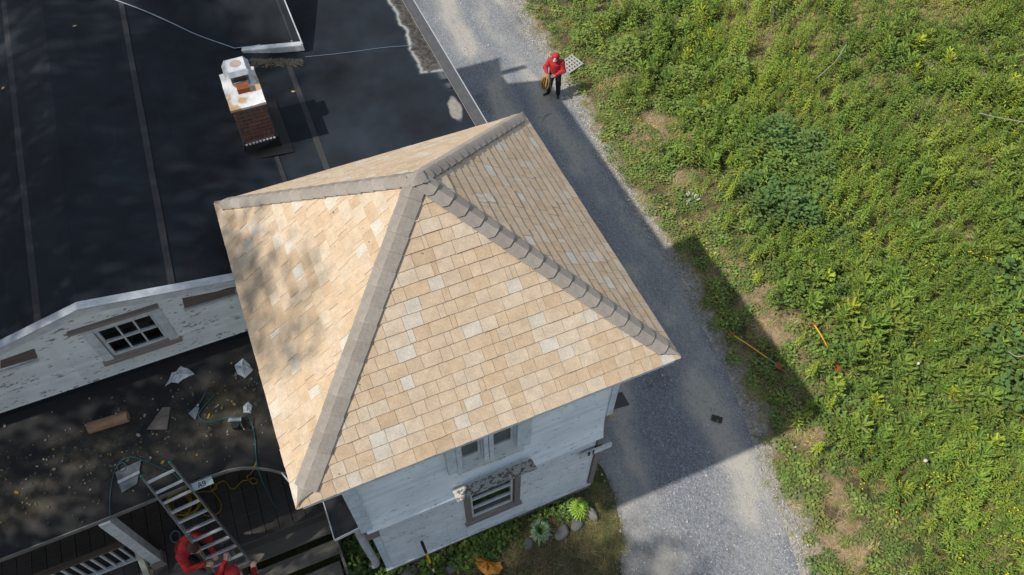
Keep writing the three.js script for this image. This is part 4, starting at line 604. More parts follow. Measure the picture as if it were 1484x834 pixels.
tag(new MB().tube([onY(180, 800, DECK + 0.05), onY(168, 770, 2.2), onY(159, 745, 3.56), onPorch(159, 730, 0.02), onPorch(163, 695, 0.02), onPorch(169, 678, 0.02), onPorch(178, 671, 0.03), onPorch(184, 677, 0.03), onPorch(179, 684, 0.03), onPorch(171, 682, 0.03), onPorch(171, 674, 0.03), onPorch(182, 665, 0.04), onPorch(196, 664, 0.06), onPorch(215, 671, 0.05), onPorch(238, 681, 0.05), onPorch(250, 686, 0.05), onPorch(263, 698, 0.02)], 0.009, 6, 110).build('air_hose', hoseM), 'teal air hose looped on the porch roof behind the ladder', 'hose', 'teal air hoses');
tag(new MB().tube([onY(262, 779, DECK + 0.02), onY(258, 786, DECK + 0.03), onY(250, 785, DECK + 0.03), onY(247, 777, DECK + 0.03), onY(252, 770, DECK + 0.03), onY(259, 772, DECK + 0.03), onY(260, 780, DECK + 0.04)], 0.016, 7, 50).build('tape_roll', std({ color: rgb(0.20, 0.24, 0.23) })), 'grey green ring lying on the deck under the ladder', 'ring');
{ // extension ladder: two sections that overlap
  const L = thing('extension_ladder', 'aluminium extension ladder leaning on the porch roof edge', 'ladder');
  const tl = onY(206, 692, 4.25), tr = onY(247, 672, 4.25), bl = onY(322, 836, DECK + 0.02), br = onY(374, 832, DECK + 0.02); bl.z = br.z = (bl.z + br.z) / 2 + 0.03;
  const back = V(0, -0.05, -0.045), section = (t0, t1, off, inset, nm) => {
    const a = tl.clone().lerp(bl, t0).add(off), b = tl.clone().lerp(bl, t1).add(off), c = tr.clone().lerp(br, t0).add(off), d = tr.clone().lerp(br, t1).add(off), sx = c.clone().sub(a).normalize(), n = sx.clone().cross(b.clone().sub(a)).normalize();
    a.addScaledVector(sx, inset); b.addScaledVector(sx, inset); c.addScaledVector(sx, -inset); d.addScaledVector(sx, -inset);
    for (const [p, q] of [[a, b], [c, d]]) new MB().bar(p, q, 0.026, 0.075, n).build('side_rail', M.alu, L);
    const len = a.distanceTo(b), k = Math.floor(len / 0.29); for (let i = 0; i < k; i++) { const s = (0.16 + i * 0.29) / len; if (s > 0.99) break; new MB().bar(a.clone().lerp(b, s), c.clone().lerp(d, s), 0.034, 0.034, n).build('rung', std({ color: rgb(0.72, 0.74, 0.77), metalness: 0.5, roughness: 0.45 }), L); }
    return [a, c];
  };
  const [e, f] = section(0, 0.93, V(0, 0, 0), 0, 'fly'); section(0.26, 1, back, 0.012, 'base');
  for (const p of [e, f]) new MB().add(new THREE.SphereGeometry(0.03, 10, 8).scale(0.9, 1.5, 1.2).translate(p.x, p.y + 0.03, p.z)).build('end_cap', std({ color: rgb(0.01, 0.16, 0.09), roughness: 0.6 }), L);
  const lk = tl.clone().lerp(bl, 0.5); new MB().box(lk.x - 0.02, lk.x + 0.06, lk.y - 0.08, lk.y + 0.02, lk.z - 0.06, lk.z + 0.03).build('rung_lock', M.alu, L);
}
{ // yellow rope: a coil, and a tail that runs up over the roof edge
  const r = rngOf(61), y = DECK + 0.02, loops = [], mat = std({ color: rgb(0.36, 0.235, 0.010), roughness: 0.8 }), R = thing('yellow_rope', 'coiled yellow rope on the deck behind the ladder', 'rope');
  for (let k = 0; k < 9; k++) { const p = []; const cu = 263 + (r() - 0.5) * 12, cv = 731 + (r() - 0.5) * 10, ru = 15 + 7 * r(), rv = 13 + 7 * r(), ph = r() * 6; for (let i = 0; i < 16; i++) { const a = ph + i / 15 * 6.4; p.push(onY(cu + ru * Math.cos(a) * (1 + 0.1 * r()), cv + rv * Math.sin(a) * (1 + 0.1 * r()), y + 0.012 * k + 0.01 * r())); } loops.push(p); }
  loops.forEach((p) => new MB().tube(p, 0.012, 6, 60).build('rope_loop', mat, R));
  const tail = [[282, 714], [295, 713], [305, 712], [313, 708], [312, 702], [306, 702], [305, 709], [312, 718], [319, 728], [320, 738], [312, 746], [300, 748], [294, 746]].map(([u, v]) => onY(u, v, y + 0.01)), tail2 = [[306, 712], [318, 699], [327, 698], [331, 705], [338, 709], [345, 703], [352, 697], [360, 696], [367, 693], [373, 698], [368, 702], [362, 698], [358, 692], [361, 686]].map(([u, v], i) => onY(u, v, y + 0.02 + 0.002 * i)), up = [onY(362, 688, 1.8), onY(366, 682, 2.7), onPorch(370, 676, 0.05), onPorch(372, 668, 0.02)];
  new MB().tube(tail, 0.011, 6, 90).build('rope_tail', mat, R); new MB().tube([...tail2.slice(0, 13), ...up], 0.011, 6, 110).build('rope_tail', mat, R);
}
{ // white plate with black characters at the roof edge
  const c = document.createElement('canvas'); c.width = 256; c.height = 96; const x = c.getContext('2d'); x.fillStyle = '#aab4b4'; x.fillRect(0, 0, 256, 96); x.fillStyle = '#15161a'; x.font = 'bold 88px sans-serif'; x.textAlign = 'center'; x.fillText('A9', 118, 79);
  const t = new THREE.CanvasTexture(c); t.colorSpace = THREE.SRGBColorSpace; const a = onPorch(279, 708, 0.0), b = onPorch(308, 696, 0.0), w = a.distanceTo(b), g = new THREE.BoxGeometry(w, 0.006, 0.13);
  { const uv = g.attributes.uv, p = g.attributes.position; for (let i = 0; i < uv.count; i++) uv.setXY(i, p.getX(i) / w + 0.5, 0.5 - p.getZ(i) / 0.13); }
  const m = mesh('number_plate', g, std({ map: t, roughness: 0.5 })); m.position.copy(a.clone().lerp(b, 0.5)).add(V(0, 0.012, 0.0)); m.rotation.set(0.45, -Math.atan2(b.z - a.z, b.x - a.x), 0, 'YXZ'); tag(m, 'white plate with black A9 at the porch roof edge', 'plate');
}
{ // leaf litter, grit and lichen crumbs on the porch roof
  const r = rngOf(71), N = 650, g = new THREE.CircleGeometry(1, 5).rotateX(-Math.PI / 2), im = new THREE.InstancedMesh(g, std({ roughness: 1, side: THREE.DoubleSide }), N), m4 = new THREE.Matrix4(), q = new THREE.Quaternion(), c = new THREE.Color();
  for (let i = 0; i < N; i++) {
    const x = -8.6 + 5.9 * r(), zz = r() < 0.7 ? lerp(-0.95, 0.15, r()) : lerp(-1.35, 0.6, r()), t = r(), s = t < 0.93 ? 0.006 + 0.010 * r() : t < 0.988 ? 0.018 + 0.012 * r() : 0.04; q.setFromEuler(new THREE.Euler(0.28 + (r() - 0.5) * 0.7, r() * 6, (r() - 0.5) * 0.6));
    m4.compose(V(x, porchY(zz) + 0.012 + s * 0.2, zz), q, V(s * 1.5, s, s)); im.setMatrixAt(i, m4); const k = r(); if (k < 0.06) c.setRGB(0.34, 0.20, 0.02); else if (k < 0.22) c.setRGB(0.22, 0.19, 0.15); else if (k < 0.75) c.setRGB(0.11, 0.095, 0.07); else if (k < 0.92) c.setRGB(0.06, 0.05, 0.038); else c.setRGB(0.32, 0.32, 0.29); im.setColorAt(i, c);
  }
  im.name = 'leaf_litter'; im.castShadow = im.receiveShadow = true; scene.add(im); tag(im, 'dry leaf litter and pale crumbs on the porch roof', 'leaf litter', null, 'stuff');
}
// ------------------------------------------------------------------ yard and field things
const onG = (u, v, up = 0) => { let p = onY(u, v, 0); for (let i = 0; i < 4; i++) p = onY(u, v, heightAt(p.x, p.z) + up); return p; };
{ // fieldstones along the bed
  const r = rngOf(31), cols = [[0.20, 0.19, 0.175], [0.17, 0.165, 0.15], [0.23, 0.215, 0.19]];
  const put = (u, v, sx, sy, sz, rot, label, k) => { const g = mergeVertices(new THREE.IcosahedronGeometry(1, 3)), p = g.attributes.position, s0 = r() * 50; for (let i = 0; i < p.count; i++) { const v3 = V(p.getX(i), p.getY(i), p.getZ(i)), n = 0.78 + 0.35 * fbm(v3.x * 1.4 + s0, v3.y * 1.4 + v3.z * 2.1 + s0, 33, 3); v3.multiplyScalar(n); v3.y = Math.sign(v3.y) * Math.pow(Math.abs(v3.y), 0.8) ; p.setXYZ(i, v3.x * sx, v3.y * sy, v3.z * sz); } g.computeVertexNormals(); const m = mesh('fieldstone', g, std({ color: rgb(...cols[k % 3]), map: T.granule, bumpMap: T.granule, bumpScale: 0.01, roughness: 1 })); const q = onG(u, v); m.position.set(q.x, q.y + sy * 0.25, q.z); m.rotation.y = rot; tag(m, label, 'stone', 'stones edging the garden bed'); };
  put(814, 773, 0.19, 0.12, 0.13, 0.5, 'flat grey stone next to the white edged hosta', 0); put(836, 762, 0.16, 0.11, 0.12, 0.4, 'pinkish grey stone between the hosta and lime plant', 1); put(857, 746, 0.10, 0.14, 0.18, 0.2, 'upright grey stone beside the lime green plant', 2); put(654, 824, 0.15, 0.11, 0.12, 0, 'grey round stone between the striped pole and orange tarp', 1); put(592, 832, 0.22, 0.09, 0.12, 0.3, 'low flat stone at the pale house corner', 0); put(625, 834, 0.16, 0.07, 0.12, 0.9, 'flat stone at the foot of the striped pole', 2); put(765, 789, 0.13, 0.08, 0.11, 0.9, 'brownish stone half hidden under the hosta', 1);
}
{ // orange tarp
  const t = mesh('orange_tarp', sheetOn([[684, 799], [690, 797], [696, 812], [706, 809], [714, 818], [726, 815], [729, 824], [722, 833], [706, 836], [694, 826], [686, 814]], 0.10, 0.16, 9, onG), std({ color: rgb(0.56, 0.22, 0.015), roughness: 0.6, map: T.fabric })); tag(t, 'crumpled orange cloth dropped in the garden bed', 'tarp'); }
{ // striped pole standing in the bed
  const a = onY(611, 786, 1.35), b = onG(634, 842), t = thing('striped_pole', 'black and yellow striped pole standing against the pale wall', 'pole'), n = 6; b.y += 0.02;
  const lens = [0, 0.26, 0.52, 0.66, 0.76, 0.92, 1], cs = [M.dark, std({ color: rgb(0.62, 0.40, 0.01), roughness: 0.5 })]; for (let i = 0; i < n; i++) new MB().cyl(a.clone().lerp(b, lens[i]), a.clone().lerp(b, lens[i + 1]), i === 0 ? 0.030 : 0.022, i === 0 ? 0.030 : 0.022, 12).build('band', cs[i % 2], t);
  new MB().cyl(a.clone().lerp(b, 0.685), a.clone().lerp(b, 0.72), 0.024, 0.024, 12).build('white_ring', M.trimWhite, t);
}
function longTool(u0, v0, u1, v1, u2, v2, label) {       // yellow handled tool with red grip, lying in the weeds
  const a = onG(u0, v0, 0.42), b = onG(u1, v1, 0.12), c = onG(u2, v2, 0.08), t = thing('garden_tool', label, 'garden tool', V(0, 0, 0), 0, 'yellow handled tools in the field'), m = a.clone().lerp(b, 0.5).add(V(0, 0.02, 0));
  new MB().tube([a.clone().lerp(m, 0.22), m, b], 0.016, 8, 24).build('handle', std({ color: rgb(0.64, 0.36, 0.02), roughness: 0.45 }), t);
  new MB().tube([a, a.clone().lerp(m, 0.1), a.clone().lerp(m, 0.24)], 0.021, 8, 8).build('grip', std({ color: rgb(0.45, 0.015, 0.012), roughness: 0.5 }), t);
  new MB().tube([b, b.clone().lerp(c, 0.6)], 0.016, 8, 6).build('socket', std({ color: rgb(0.22, 0.22, 0.22), metalness: 0.6, roughness: 0.5 }), t);
  new MB().bar(b.clone().lerp(c, 0.55), c, 0.16, 0.02).build('blade', std({ color: rgb(0.28, 0.09, 0.02), roughness: 0.6, map: T.granule }), t);
}
longTool(1058, 483, 1112, 519, 1134, 534, 'yellow handled tool with red grip in the house shadow'); longTool(1178, 467, 1200, 504, 1217, 541, 'yellow handled tool with red grip standing in sunlit weeds');
{ const p = onG(1039, 608, 0.02), t = thing('shingle_scrap', 'dark brown shingle scrap lying on the shaded gravel', 'shingle scrap', p, -0.75); new MB().box(-0.12, 0.12, 0.012, 0.024, -0.075, 0.075).build('scrap', std({ color: rgb(0.05, 0.043, 0.038), map: T.granule, roughness: 1 }), t); new MB().add(new THREE.CircleGeometry(0.03, 7).rotateX(-1.4).translate(0.02, 0.03, 0.05)).build('green_leaf', std({ color: rgb(0.05, 0.16, 0.02), side: THREE.DoubleSide }), t); }
{ const p = onG(943, 555, 0.02); const b = new MB().box(-0.07, 0.07, 0, 0.03, -0.035, 0.035).build('wood_block', std({ map: T.wood, color: rgb(0.33, 0.26, 0.18) })); b.position.copy(p); b.rotation.y = 0.45; tag(b, 'small tan wood block on the gravel under the roof corner', 'wood block'); }
{ // concrete lattice paver behind the worker
  const p = onG(827, 95, 0.12), t = thing('lattice_paver', 'pale concrete lattice paver tilted in the grass behind the worker', 'paver', p, 0.35), c = std({ color: rgb(0.40, 0.39, 0.35), map: T.granule, roughness: 1 }); t.rotation.x = 0.12;
  for (let i = 0; i < 6; i++) new MB().box(-0.29 + i * 0.116 - 0.022, -0.29 + i * 0.116 + 0.022, 0.02, 0.09, -0.26, 0.26).build('bar', c, t);
  for (let j = 0; j < 5; j++) new MB().box(-0.311, 0.311, 0.018, 0.088, -0.24 + j * 0.12 - 0.022, -0.24 + j * 0.12 + 0.022).build('cross_bar', c, t);
}
const bit = (u, v, s, col, name, label, cat, up = 0.5) => { const p = onG(u, v, up), g = new THREE.IcosahedronGeometry(s, 1).scale(1, 0.5, 0.8); const m = mesh(name, g, std({ color: rgb(...col), roughness: 0.7 })); m.position.copy(p); tag(m, label, cat); };
bit(1331, 527, 0.045, [0.55, 0.54, 0.47], 'white_flower_head', 'single white flower head among the green weeds', 'flower', 0.62); bit(1342, 668, 0.05, [0.45, 0.42, 0.38], 'paper_scrap', 'pale crumpled paper scrap caught in the weeds', 'paper'); bit(1153, 648, 0.03, [0.7, 0.7, 0.7], 'pebble', 'white pebble on the grass verge beside the lane', 'stone', 0.04); bit(915, 236, 0.04, [0.6, 0.16, 0.02], 'orange_scrap', 'tiny orange scrap on the dry verge', 'scrap', 0.05); bit(911, 290, 0.05, [0.5, 0.42, 0.30], 'pebble', 'tan pebble on the lane edge gravel', 'stone', 0.03); bit(1172, 790, 0.035, [0.35, 0.4, 0.5], 'bottle_cap', 'blue grey scrap at the lane edge grass', 'scrap', 0.04);
const stick = (pts, rad, label) => tag(new MB().tube(pts.map(([u, v, h]) => onG(u, v, h)), rad, 6, 20).build('dead_branch', std({ map: T.wood, color: rgb(0.40, 0.36, 0.29) })), label, 'branch', 'dead branches in the field');
stick([[1181, 116, 0.45], [1196, 103, 0.55], [1212, 88, 0.6], [1227, 64, 0.7]], 0.016, 'long pale dead branch lying over dry grass'); stick([[1113, 58, 0.1], [1117, 38, 0.6], [1121, 22, 1.1], [1120, 5, 1.5]], 0.014, 'upright bare stem below a yellow green sapling'); stick([[1420, 164, 0.6], [1436, 168, 0.7], [1460, 173, 0.7], [1484, 177, 0.8]], 0.014, 'grey dead branch near the leafy field edge'); stick([[1462, 510, 0.7], [1474, 517, 0.8], [1490, 515, 0.9]], 0.014, 'short bare branch among round pale leaves'); stick([[786, 178, 0.02], [790, 168, 0.04], [800, 164, 0.02]], 0.012, 'dark curved twig on the shaded lane');

[[108, 38, onEast, 'tan dead leaf alone on the black roof past the seam'], [4, 128, onWest, 'tan dead leaf on the black roof west of the seams'], [425, 133, onFlat, 'small orange leaf on the flat roof beside the seam tape']].forEach(([u, v, f, label], i) => { const p = f(u, v), l = mesh('dead_leaf', new THREE.SphereGeometry(0.035, 8, 4).scale(1.3, 0.25, 0.8), std({ color: rgb(0.42, 0.27, 0.10), roughness: 0.9 })); l.position.copy(p).add(V(0, 0.008, 0)); l.rotation.y = i * 1.3; tag(l, label, 'leaf'); });

// ------------------------------------------------------------------ people: joints, radii, one smooth skin
const EV = [[0, 0, 0], [1, 0, 0], [1, 1, 0], [0, 1, 0], [0, 0, 1], [1, 0, 1], [1, 1, 1], [0, 1, 1]], EE = [[0, 1], [1, 2], [2, 3], [3, 0], [4, 5], [5, 6], [6, 7], [7, 4], [0, 4], [1, 5], [2, 6], [3, 7]];
function skin(bones, cell = 0.014, k = 0.03, folds = 0) {
  const lo = V(1e9, 1e9, 1e9), hi = V(-1e9, -1e9, -1e9); for (const [a, b, ra, rb] of bones) { for (const [p, r] of [[a, ra], [b, rb]]) { lo.min(V(p[0] - r, p[1] - r, p[2] - r)); hi.max(V(p[0] + r, p[1] + r, p[2] + r)); } } lo.subScalar(0.03); hi.addScalar(0.03);
  const n = hi.clone().sub(lo).divideScalar(cell).ceil().addScalar(1), nx = n.x, ny = n.y, nz = n.z;
  const dist = (x, y, z) => { let d = 1; for (const [a, b, ra, rb] of bones) { const ax = b[0] - a[0], ay = b[1] - a[1], az = b[2] - a[2], px = x - a[0], py = y - a[1], pz = z - a[2], t = clamp((px * ax + py * ay + pz * az) / (ax * ax + ay * ay + az * az + 1e-9)), e = Math.hypot(px - ax * t, py - ay * t, pz - az * t) - lerp(ra, rb, t), h = clamp(0.5 + 0.5 * (d - e) / k); d = lerp(d, e, h) - k * h * (1 - h); } return d + folds * (Math.sin(y * 60 + x * 25 + 3 * Math.sin(z * 30)) * 0.5); };
  const f = new Float32Array(nx * ny * nz); for (let c = 0, i = 0; c < nz; c++) for (let b = 0; b < ny; b++) for (let a = 0; a < nx; a++, i++) f[i] = dist(lo.x + a * cell, lo.y + b * cell, lo.z + c * cell);
  const P = [], N = [], at = (a, b, c) => f[a + nx * (b + ny * c)];
  for (let c = 0; c < nz - 1; c++) for (let b = 0; b < ny - 1; b++) for (let a = 0; a < nx - 1; a++) {
    let ci = 0; const val = EV.map(([i, j, l]) => at(a + i, b + j, c + l)); for (let i = 0; i < 8; i++) if (val[i] > 0) ci |= 1 << i; if (!edgeTable[ci]) continue;
    for (let i = ci * 16; triTable[i] !== -1; i += 3) { const q = [0, 1, 2].map((s) => { const [e0, e1] = EE[triTable[i + s]], t = val[e0] / (val[e0] - val[e1]); return [0, 1, 2].map((m) => [lo.x, lo.y, lo.z][m] + cell * ([a, b, c][m] + lerp(EV[e0][m], EV[e1][m], t))); });
      const nn = q.map(([x, y, z]) => { const e = 0.006, v = V(dist(x + e, y, z) - dist(x - e, y, z), dist(x, y + e, z) - dist(x, y - e, z), dist(x, y, z + e) - dist(x, y, z - e)).normalize(); return [v.x, v.y, v.z]; }), u = V(...q[0]), fn = V(...q[1]).sub(u).cross(V(...q[2]).sub(u)); if (fn.dot(V(...nn[0])) < 0) { q.reverse(); nn.reverse(); } P.push(...q.flat()); N.push(...nn.flat()); }
  }
  const g = new THREE.BufferGeometry(); g.setAttribute('position', new THREE.Float32BufferAttribute(P, 3)); g.setAttribute('normal', new THREE.Float32BufferAttribute(N, 3)); return boxUV(g);
}
M.red = std({ color: rgb(0.52, 0.018, 0.024), map: T.fabric, roughness: 0.8 }); M.trousers = std({ color: rgb(0.014, 0.015, 0.018), map: T.fabric, roughness: 0.85 }); M.skin = std({ color: rgb(0.46, 0.27, 0.19), roughness: 0.6 }); M.glove = std({ color: rgb(0.20, 0.21, 0.21), map: T.fabric }); M.mask = std({ color: rgb(0.55, 0.56, 0.56), roughness: 0.8 }); M.boot = std({ color: rgb(0.016, 0.014, 0.014), roughness: 0.6 });
// a hand: palm, four curled fingers and a thumb, laid out along d (towards the knuckles) with n the palm's back
function handBones(o, d, n, side, s = 1) {
  const D = V(...d).normalize(), N = V(...n).normalize(), S = D.clone().cross(N).multiplyScalar(side), p = (a, b, c) => { const v = V(...o).addScaledVector(D, a * s).addScaledVector(S, b * s).addScaledVector(N, c * s); return [v.x, v.y, v.z]; }, out = [[p(0, -0.018, 0), p(0.06, -0.022, 0), 0.024 * s, 0.020 * s], [p(0, 0.018, 0), p(0.06, 0.022, 0), 0.024 * s, 0.020 * s]];
  [[-0.032, 0.062], [-0.011, 0.072], [0.011, 0.068], [0.031, 0.054]].forEach(([b, l]) => { out.push([p(0.07, b, 0.004), p(0.07 + l * 0.5, b * 1.08, -0.006), 0.011 * s, 0.010 * s], [p(0.07 + l * 0.5, b * 1.08, -0.006), p(0.07 + l * 0.62, b * 1.1, -0.042), 0.010 * s, 0.0085 * s]); });
  out.push([p(0.008, -0.03, -0.004), p(0.045, -0.062, -0.016), 0.014 * s, 0.011 * s], [p(0.045, -0.062, -0.016), p(0.078, -0.056, -0.034), 0.011 * s, 0.009 * s]); return out;
}
function person(name, label, pos, turn, j) {
  const o = thing(name, label, 'person', pos, turn, null); const arm = (s) => [[j['sh' + s], j['el' + s], 0.055, 0.045], [j['el' + s], j['ha' + s], 0.042, 0.030]], leg = (s) => [[j['hi' + s], j['kn' + s], 0.085, 0.062], [j['kn' + s], j['an' + s], 0.055, 0.038]];
  const H = j.head, mid = (a, b, t) => a.map((v, i) => lerp(v, b[i], t)), off = (a, x, y, z) => [a[0] + x, a[1] + y, a[2] + z];
  // body under the clothes, one surface from head to ankles
  mesh('body', skin([[j.pelvis, j.chest, 0.12, 0.13], [j.chest, j.neck, 0.10, 0.055], [j.neck, H, 0.055, 0.075], [off(H, 0, 0.03, -0.02), off(H, 0, 0.035, -0.01), 0.085, 0.085], [off(H, 0, -0.05, 0.035), off(H, 0, -0.055, 0.04), 0.05, 0.05], [off(H, 0, -0.002, 0.085), off(H, 0, -0.018, 0.10), 0.014, 0.016], [off(H, -0.082, -0.005, 0), off(H, -0.085, 0.01, 0), 0.014, 0.014], [off(H, 0.082, -0.005, 0), off(H, 0.085, 0.01, 0), 0.014, 0.014], ...arm('R'), ...arm('L'), ...leg('R'), ...leg('L')], 0.016, 0.03), M.skin, o);
  for (const s of ['R', 'L']) if (j['hd' + s]) mesh(j.gloves ? 'glove' : 'hand', skin(handBones(j['ha' + s], j['hd' + s], j['hn' + s], s === 'R' ? 1 : -1), 0.006, 0.012), j.gloves ? M.glove : M.skin, o);
  const c = j.chest, pv = j.pelvis;
  mesh('jacket', skin([[off(pv, 0, -0.06, 0), c, 0.155, 0.165], [off(pv, -0.06, -0.08, 0), off(c, -0.08, 0.02, 0), 0.12, 0.125], [off(pv, 0.06, -0.08, 0), off(c, 0.08, 0.02, 0), 0.12, 0.125], [c, j.neck, 0.14, 0.085], [j.shR, j.shL, 0.085, 0.085], [j.shR, j.elR, 0.082, 0.072], [j.elR, mid(j.elR, j.haR, 0.86), 0.070, 0.050], [j.shL, j.elL, 0.082, 0.072], [j.elL, mid(j.elL, j.haL, 0.86), 0.070, 0.050]], 0.014, 0.045, 0.008), M.red, o);
  mesh('trousers', skin([[off(pv, -0.05, 0, 0), off(pv, 0.05, 0, 0), 0.13, 0.13], [j.hiR, j.knR, 0.108, 0.085], [j.knR, mid(j.knR, j.anR, 0.94), 0.084, 0.070], [j.hiL, j.knL, 0.108, 0.085], [j.knL, mid(j.knL, j.anL, 0.94), 0.084, 0.070]], 0.016, 0.03, 0.006), M.trousers, o);
  for (const s of ['R', 'L']) mesh('boot', skin([[j['an' + s], off(j['an' + s], 0, -0.05, 0), 0.05, 0.045], [off(j['an' + s], 0, -0.045, -0.03), j['toe' + s], 0.042, 0.036]], 0.012, 0.02), M.boot, o);
  if (j.hood) { // open shell: outer cloth with the face left free
    const g = skin([[off(H, 0, 0.035, -0.035), off(H, 0, 0.05, -0.02), 0.118, 0.122], [off(H, 0, -0.06, -0.05), j.neck, 0.11, 0.10]], 0.012, 0.05, 0.004); mesh('hood', g, M.red, o);
    mesh('face_mask', skin([[off(H, 0, -0.035, 0.045), off(H, 0, -0.05, 0.055), 0.068, 0.060], [off(H, 0, 0.02, 0.07), off(H, 0, 0.0, 0.085), 0.05, 0.035]], 0.010, 0.02), M.mask, o);
    for (const s of [-1, 1]) mesh('eye', new THREE.SphereGeometry(0.011, 8, 6).translate(H[0] + s * 0.032, H[1] + 0.03, H[2] + 0.118), M.dark, o);
  }
  if (j.hair) mesh('hair', skin([[off(H, 0, 0.05, -0.03), off(H, 0, 0.055, -0.005), 0.098, 0.094], [off(H, 0, -0.02, -0.06), off(H, 0, 0.03, -0.06), 0.07, 0.08]], 0.012, 0.03, 0.006), std({ color: rgb(0.065, 0.035, 0.018), roughness: 0.9, map: T.fabric }), o);
  return o;
}
{
  const f = onG(803, 138), w = person('person', 'person in a red hooded jacket and black trousers holding a rope coil', f, -0.62, {
    pelvis: [0, 0.96, 0], chest: [0, 1.28, 0.05], neck: [0.0, 1.46, 0.09], head: [-0.01, 1.585, 0.15], shR: [-0.19, 1.38, 0.05], elR: [-0.32, 1.16, 0.12], haR: [-0.21, 1.08, 0.34], shL: [0.19, 1.38, 0.05], elL: [0.27, 1.12, 0.12], haL: [0.02, 1.06, 0.36], hdR: [0.3, -0.5, 0.5], hnR: [0, 0.6, 0.8], hdL: [-0.8, -0.2, 0.2], hnL: [0, 0.5, 0.85], gloves: true, hood: true,
    hiR: [-0.09, 0.93, 0], hiL: [0.09, 0.93, 0], knR: [-0.15, 0.50, 0.05], knL: [0.12, 0.50, 0.04], anR: [-0.19, 0.09, -0.02], anL: [0.13, 0.09, 0.0], toeR: [-0.31, 0.045, 0.10], toeL: [0.16, 0.045, 0.17] });
  w.scale.setScalar(0.95);
  // rope coil hanging from the hands
  const c = thing('rope_coil', 'brown rope coil hanging from the hands of the red jacketed worker', 'rope', f, -0.62), r = rngOf(3), m = std({ color: rgb(0.34, 0.20, 0.06), roughness: 0.9 });
  for (let k = 0; k < 15; k++) { const p = [], ww = 0.02 + 0.13 * r(), hh = 0.17 + 0.11 * r(), tilt = (r() - 0.5) * 0.5; for (let i = 0; i <= 14; i++) { const a = i / 14 * 6.283; p.push(V(-0.20 + Math.sin(a) * ww + 0.01 * r() - 0.06 * (1 - Math.cos(a)) * 0.5, 1.05 - hh * (1 - Math.cos(a)), 0.43 + Math.sin(a + tilt) * 0.05 + (k - 7) * 0.009)); } new MB().tube(p, 0.011, 6, 40).build('rope_loop', m, c); }
  new MB().tube([V(-0.17, 1.02, 0.43), V(-0.10, 0.75, 0.40), V(-0.05, 0.4, 0.33), V(-0.02, 0.02, 0.28)], 0.010, 6, 24).build('rope_end', m, c);
}
{
  const h = onY(332, 852, DECK + 1.42), p = V(h.x, DECK, h.z);
  person('person', 'person in a red hooded jacket gripping the ladder', p, 2.6, {
    pelvis: [0, 0.93, 0], chest: [0, 1.24, 0.08], neck: [0, 1.40, 0.14], head: [0.0, 1.47, 0.24], shR: [-0.19, 1.34, 0.08], elR: [-0.26, 1.10, 0.22], haR: [-0.16, 1.05, 0.44], shL: [0.19, 1.34, 0.08], elL: [0.32, 1.22, 0.22], haL: [0.24, 1.36, 0.44], hdR: [0, 0.4, 0.8], hnR: [0, 1, -0.2], hdL: [0, 0.6, 0.6], hnL: [0, 0.7, -0.7], hood: true,
    hiR: [-0.09, 0.90, 0], hiL: [0.09, 0.90, 0], knR: [-0.11, 0.49, 0.06], knL: [0.11, 0.49, 0.05], anR: [-0.11, 0.09, 0], anL: [0.12, 0.09, 0], toeR: [-0.13, 0.045, 0.16], toeL: [0.15, 0.045, 0.16] });
  const h2 = onY(268, 804, DECK + 1.30), q = V(h2.x + 0.02, DECK, h2.z - 0.2);
  person('person', 'brown haired person in red bending over behind the ladder', q, 0.75, {
    pelvis: [0, 0.86, -0.22], chest: [0, 1.12, -0.02], neck: [0, 1.22, 0.12], head: [0.0, 1.28, 0.22], shR: [-0.19, 1.18, 0.03], elR: [-0.30, 0.95, 0.14], haR: [-0.10, 0.84, 0.36], shL: [0.19, 1.18, 0.03], elL: [0.30, 0.95, 0.14], haL: [0.10, 0.84, 0.36], hdR: [0.4, -0.2, 0.7], hnR: [0, 1, 0.2], hdL: [-0.4, -0.2, 0.7], hnL: [0, 1, 0.2], hair: true,
    hiR: [-0.09, 0.84, -0.22], hiL: [0.09, 0.84, -0.22], knR: [-0.12, 0.48, -0.04], knL: [0.12, 0.48, -0.04], anR: [-0.12, 0.09, -0.14], anL: [0.12, 0.09, -0.14], toeR: [-0.14, 0.045, 0.02], toeL: [0.15, 0.045, 0.02] });
}

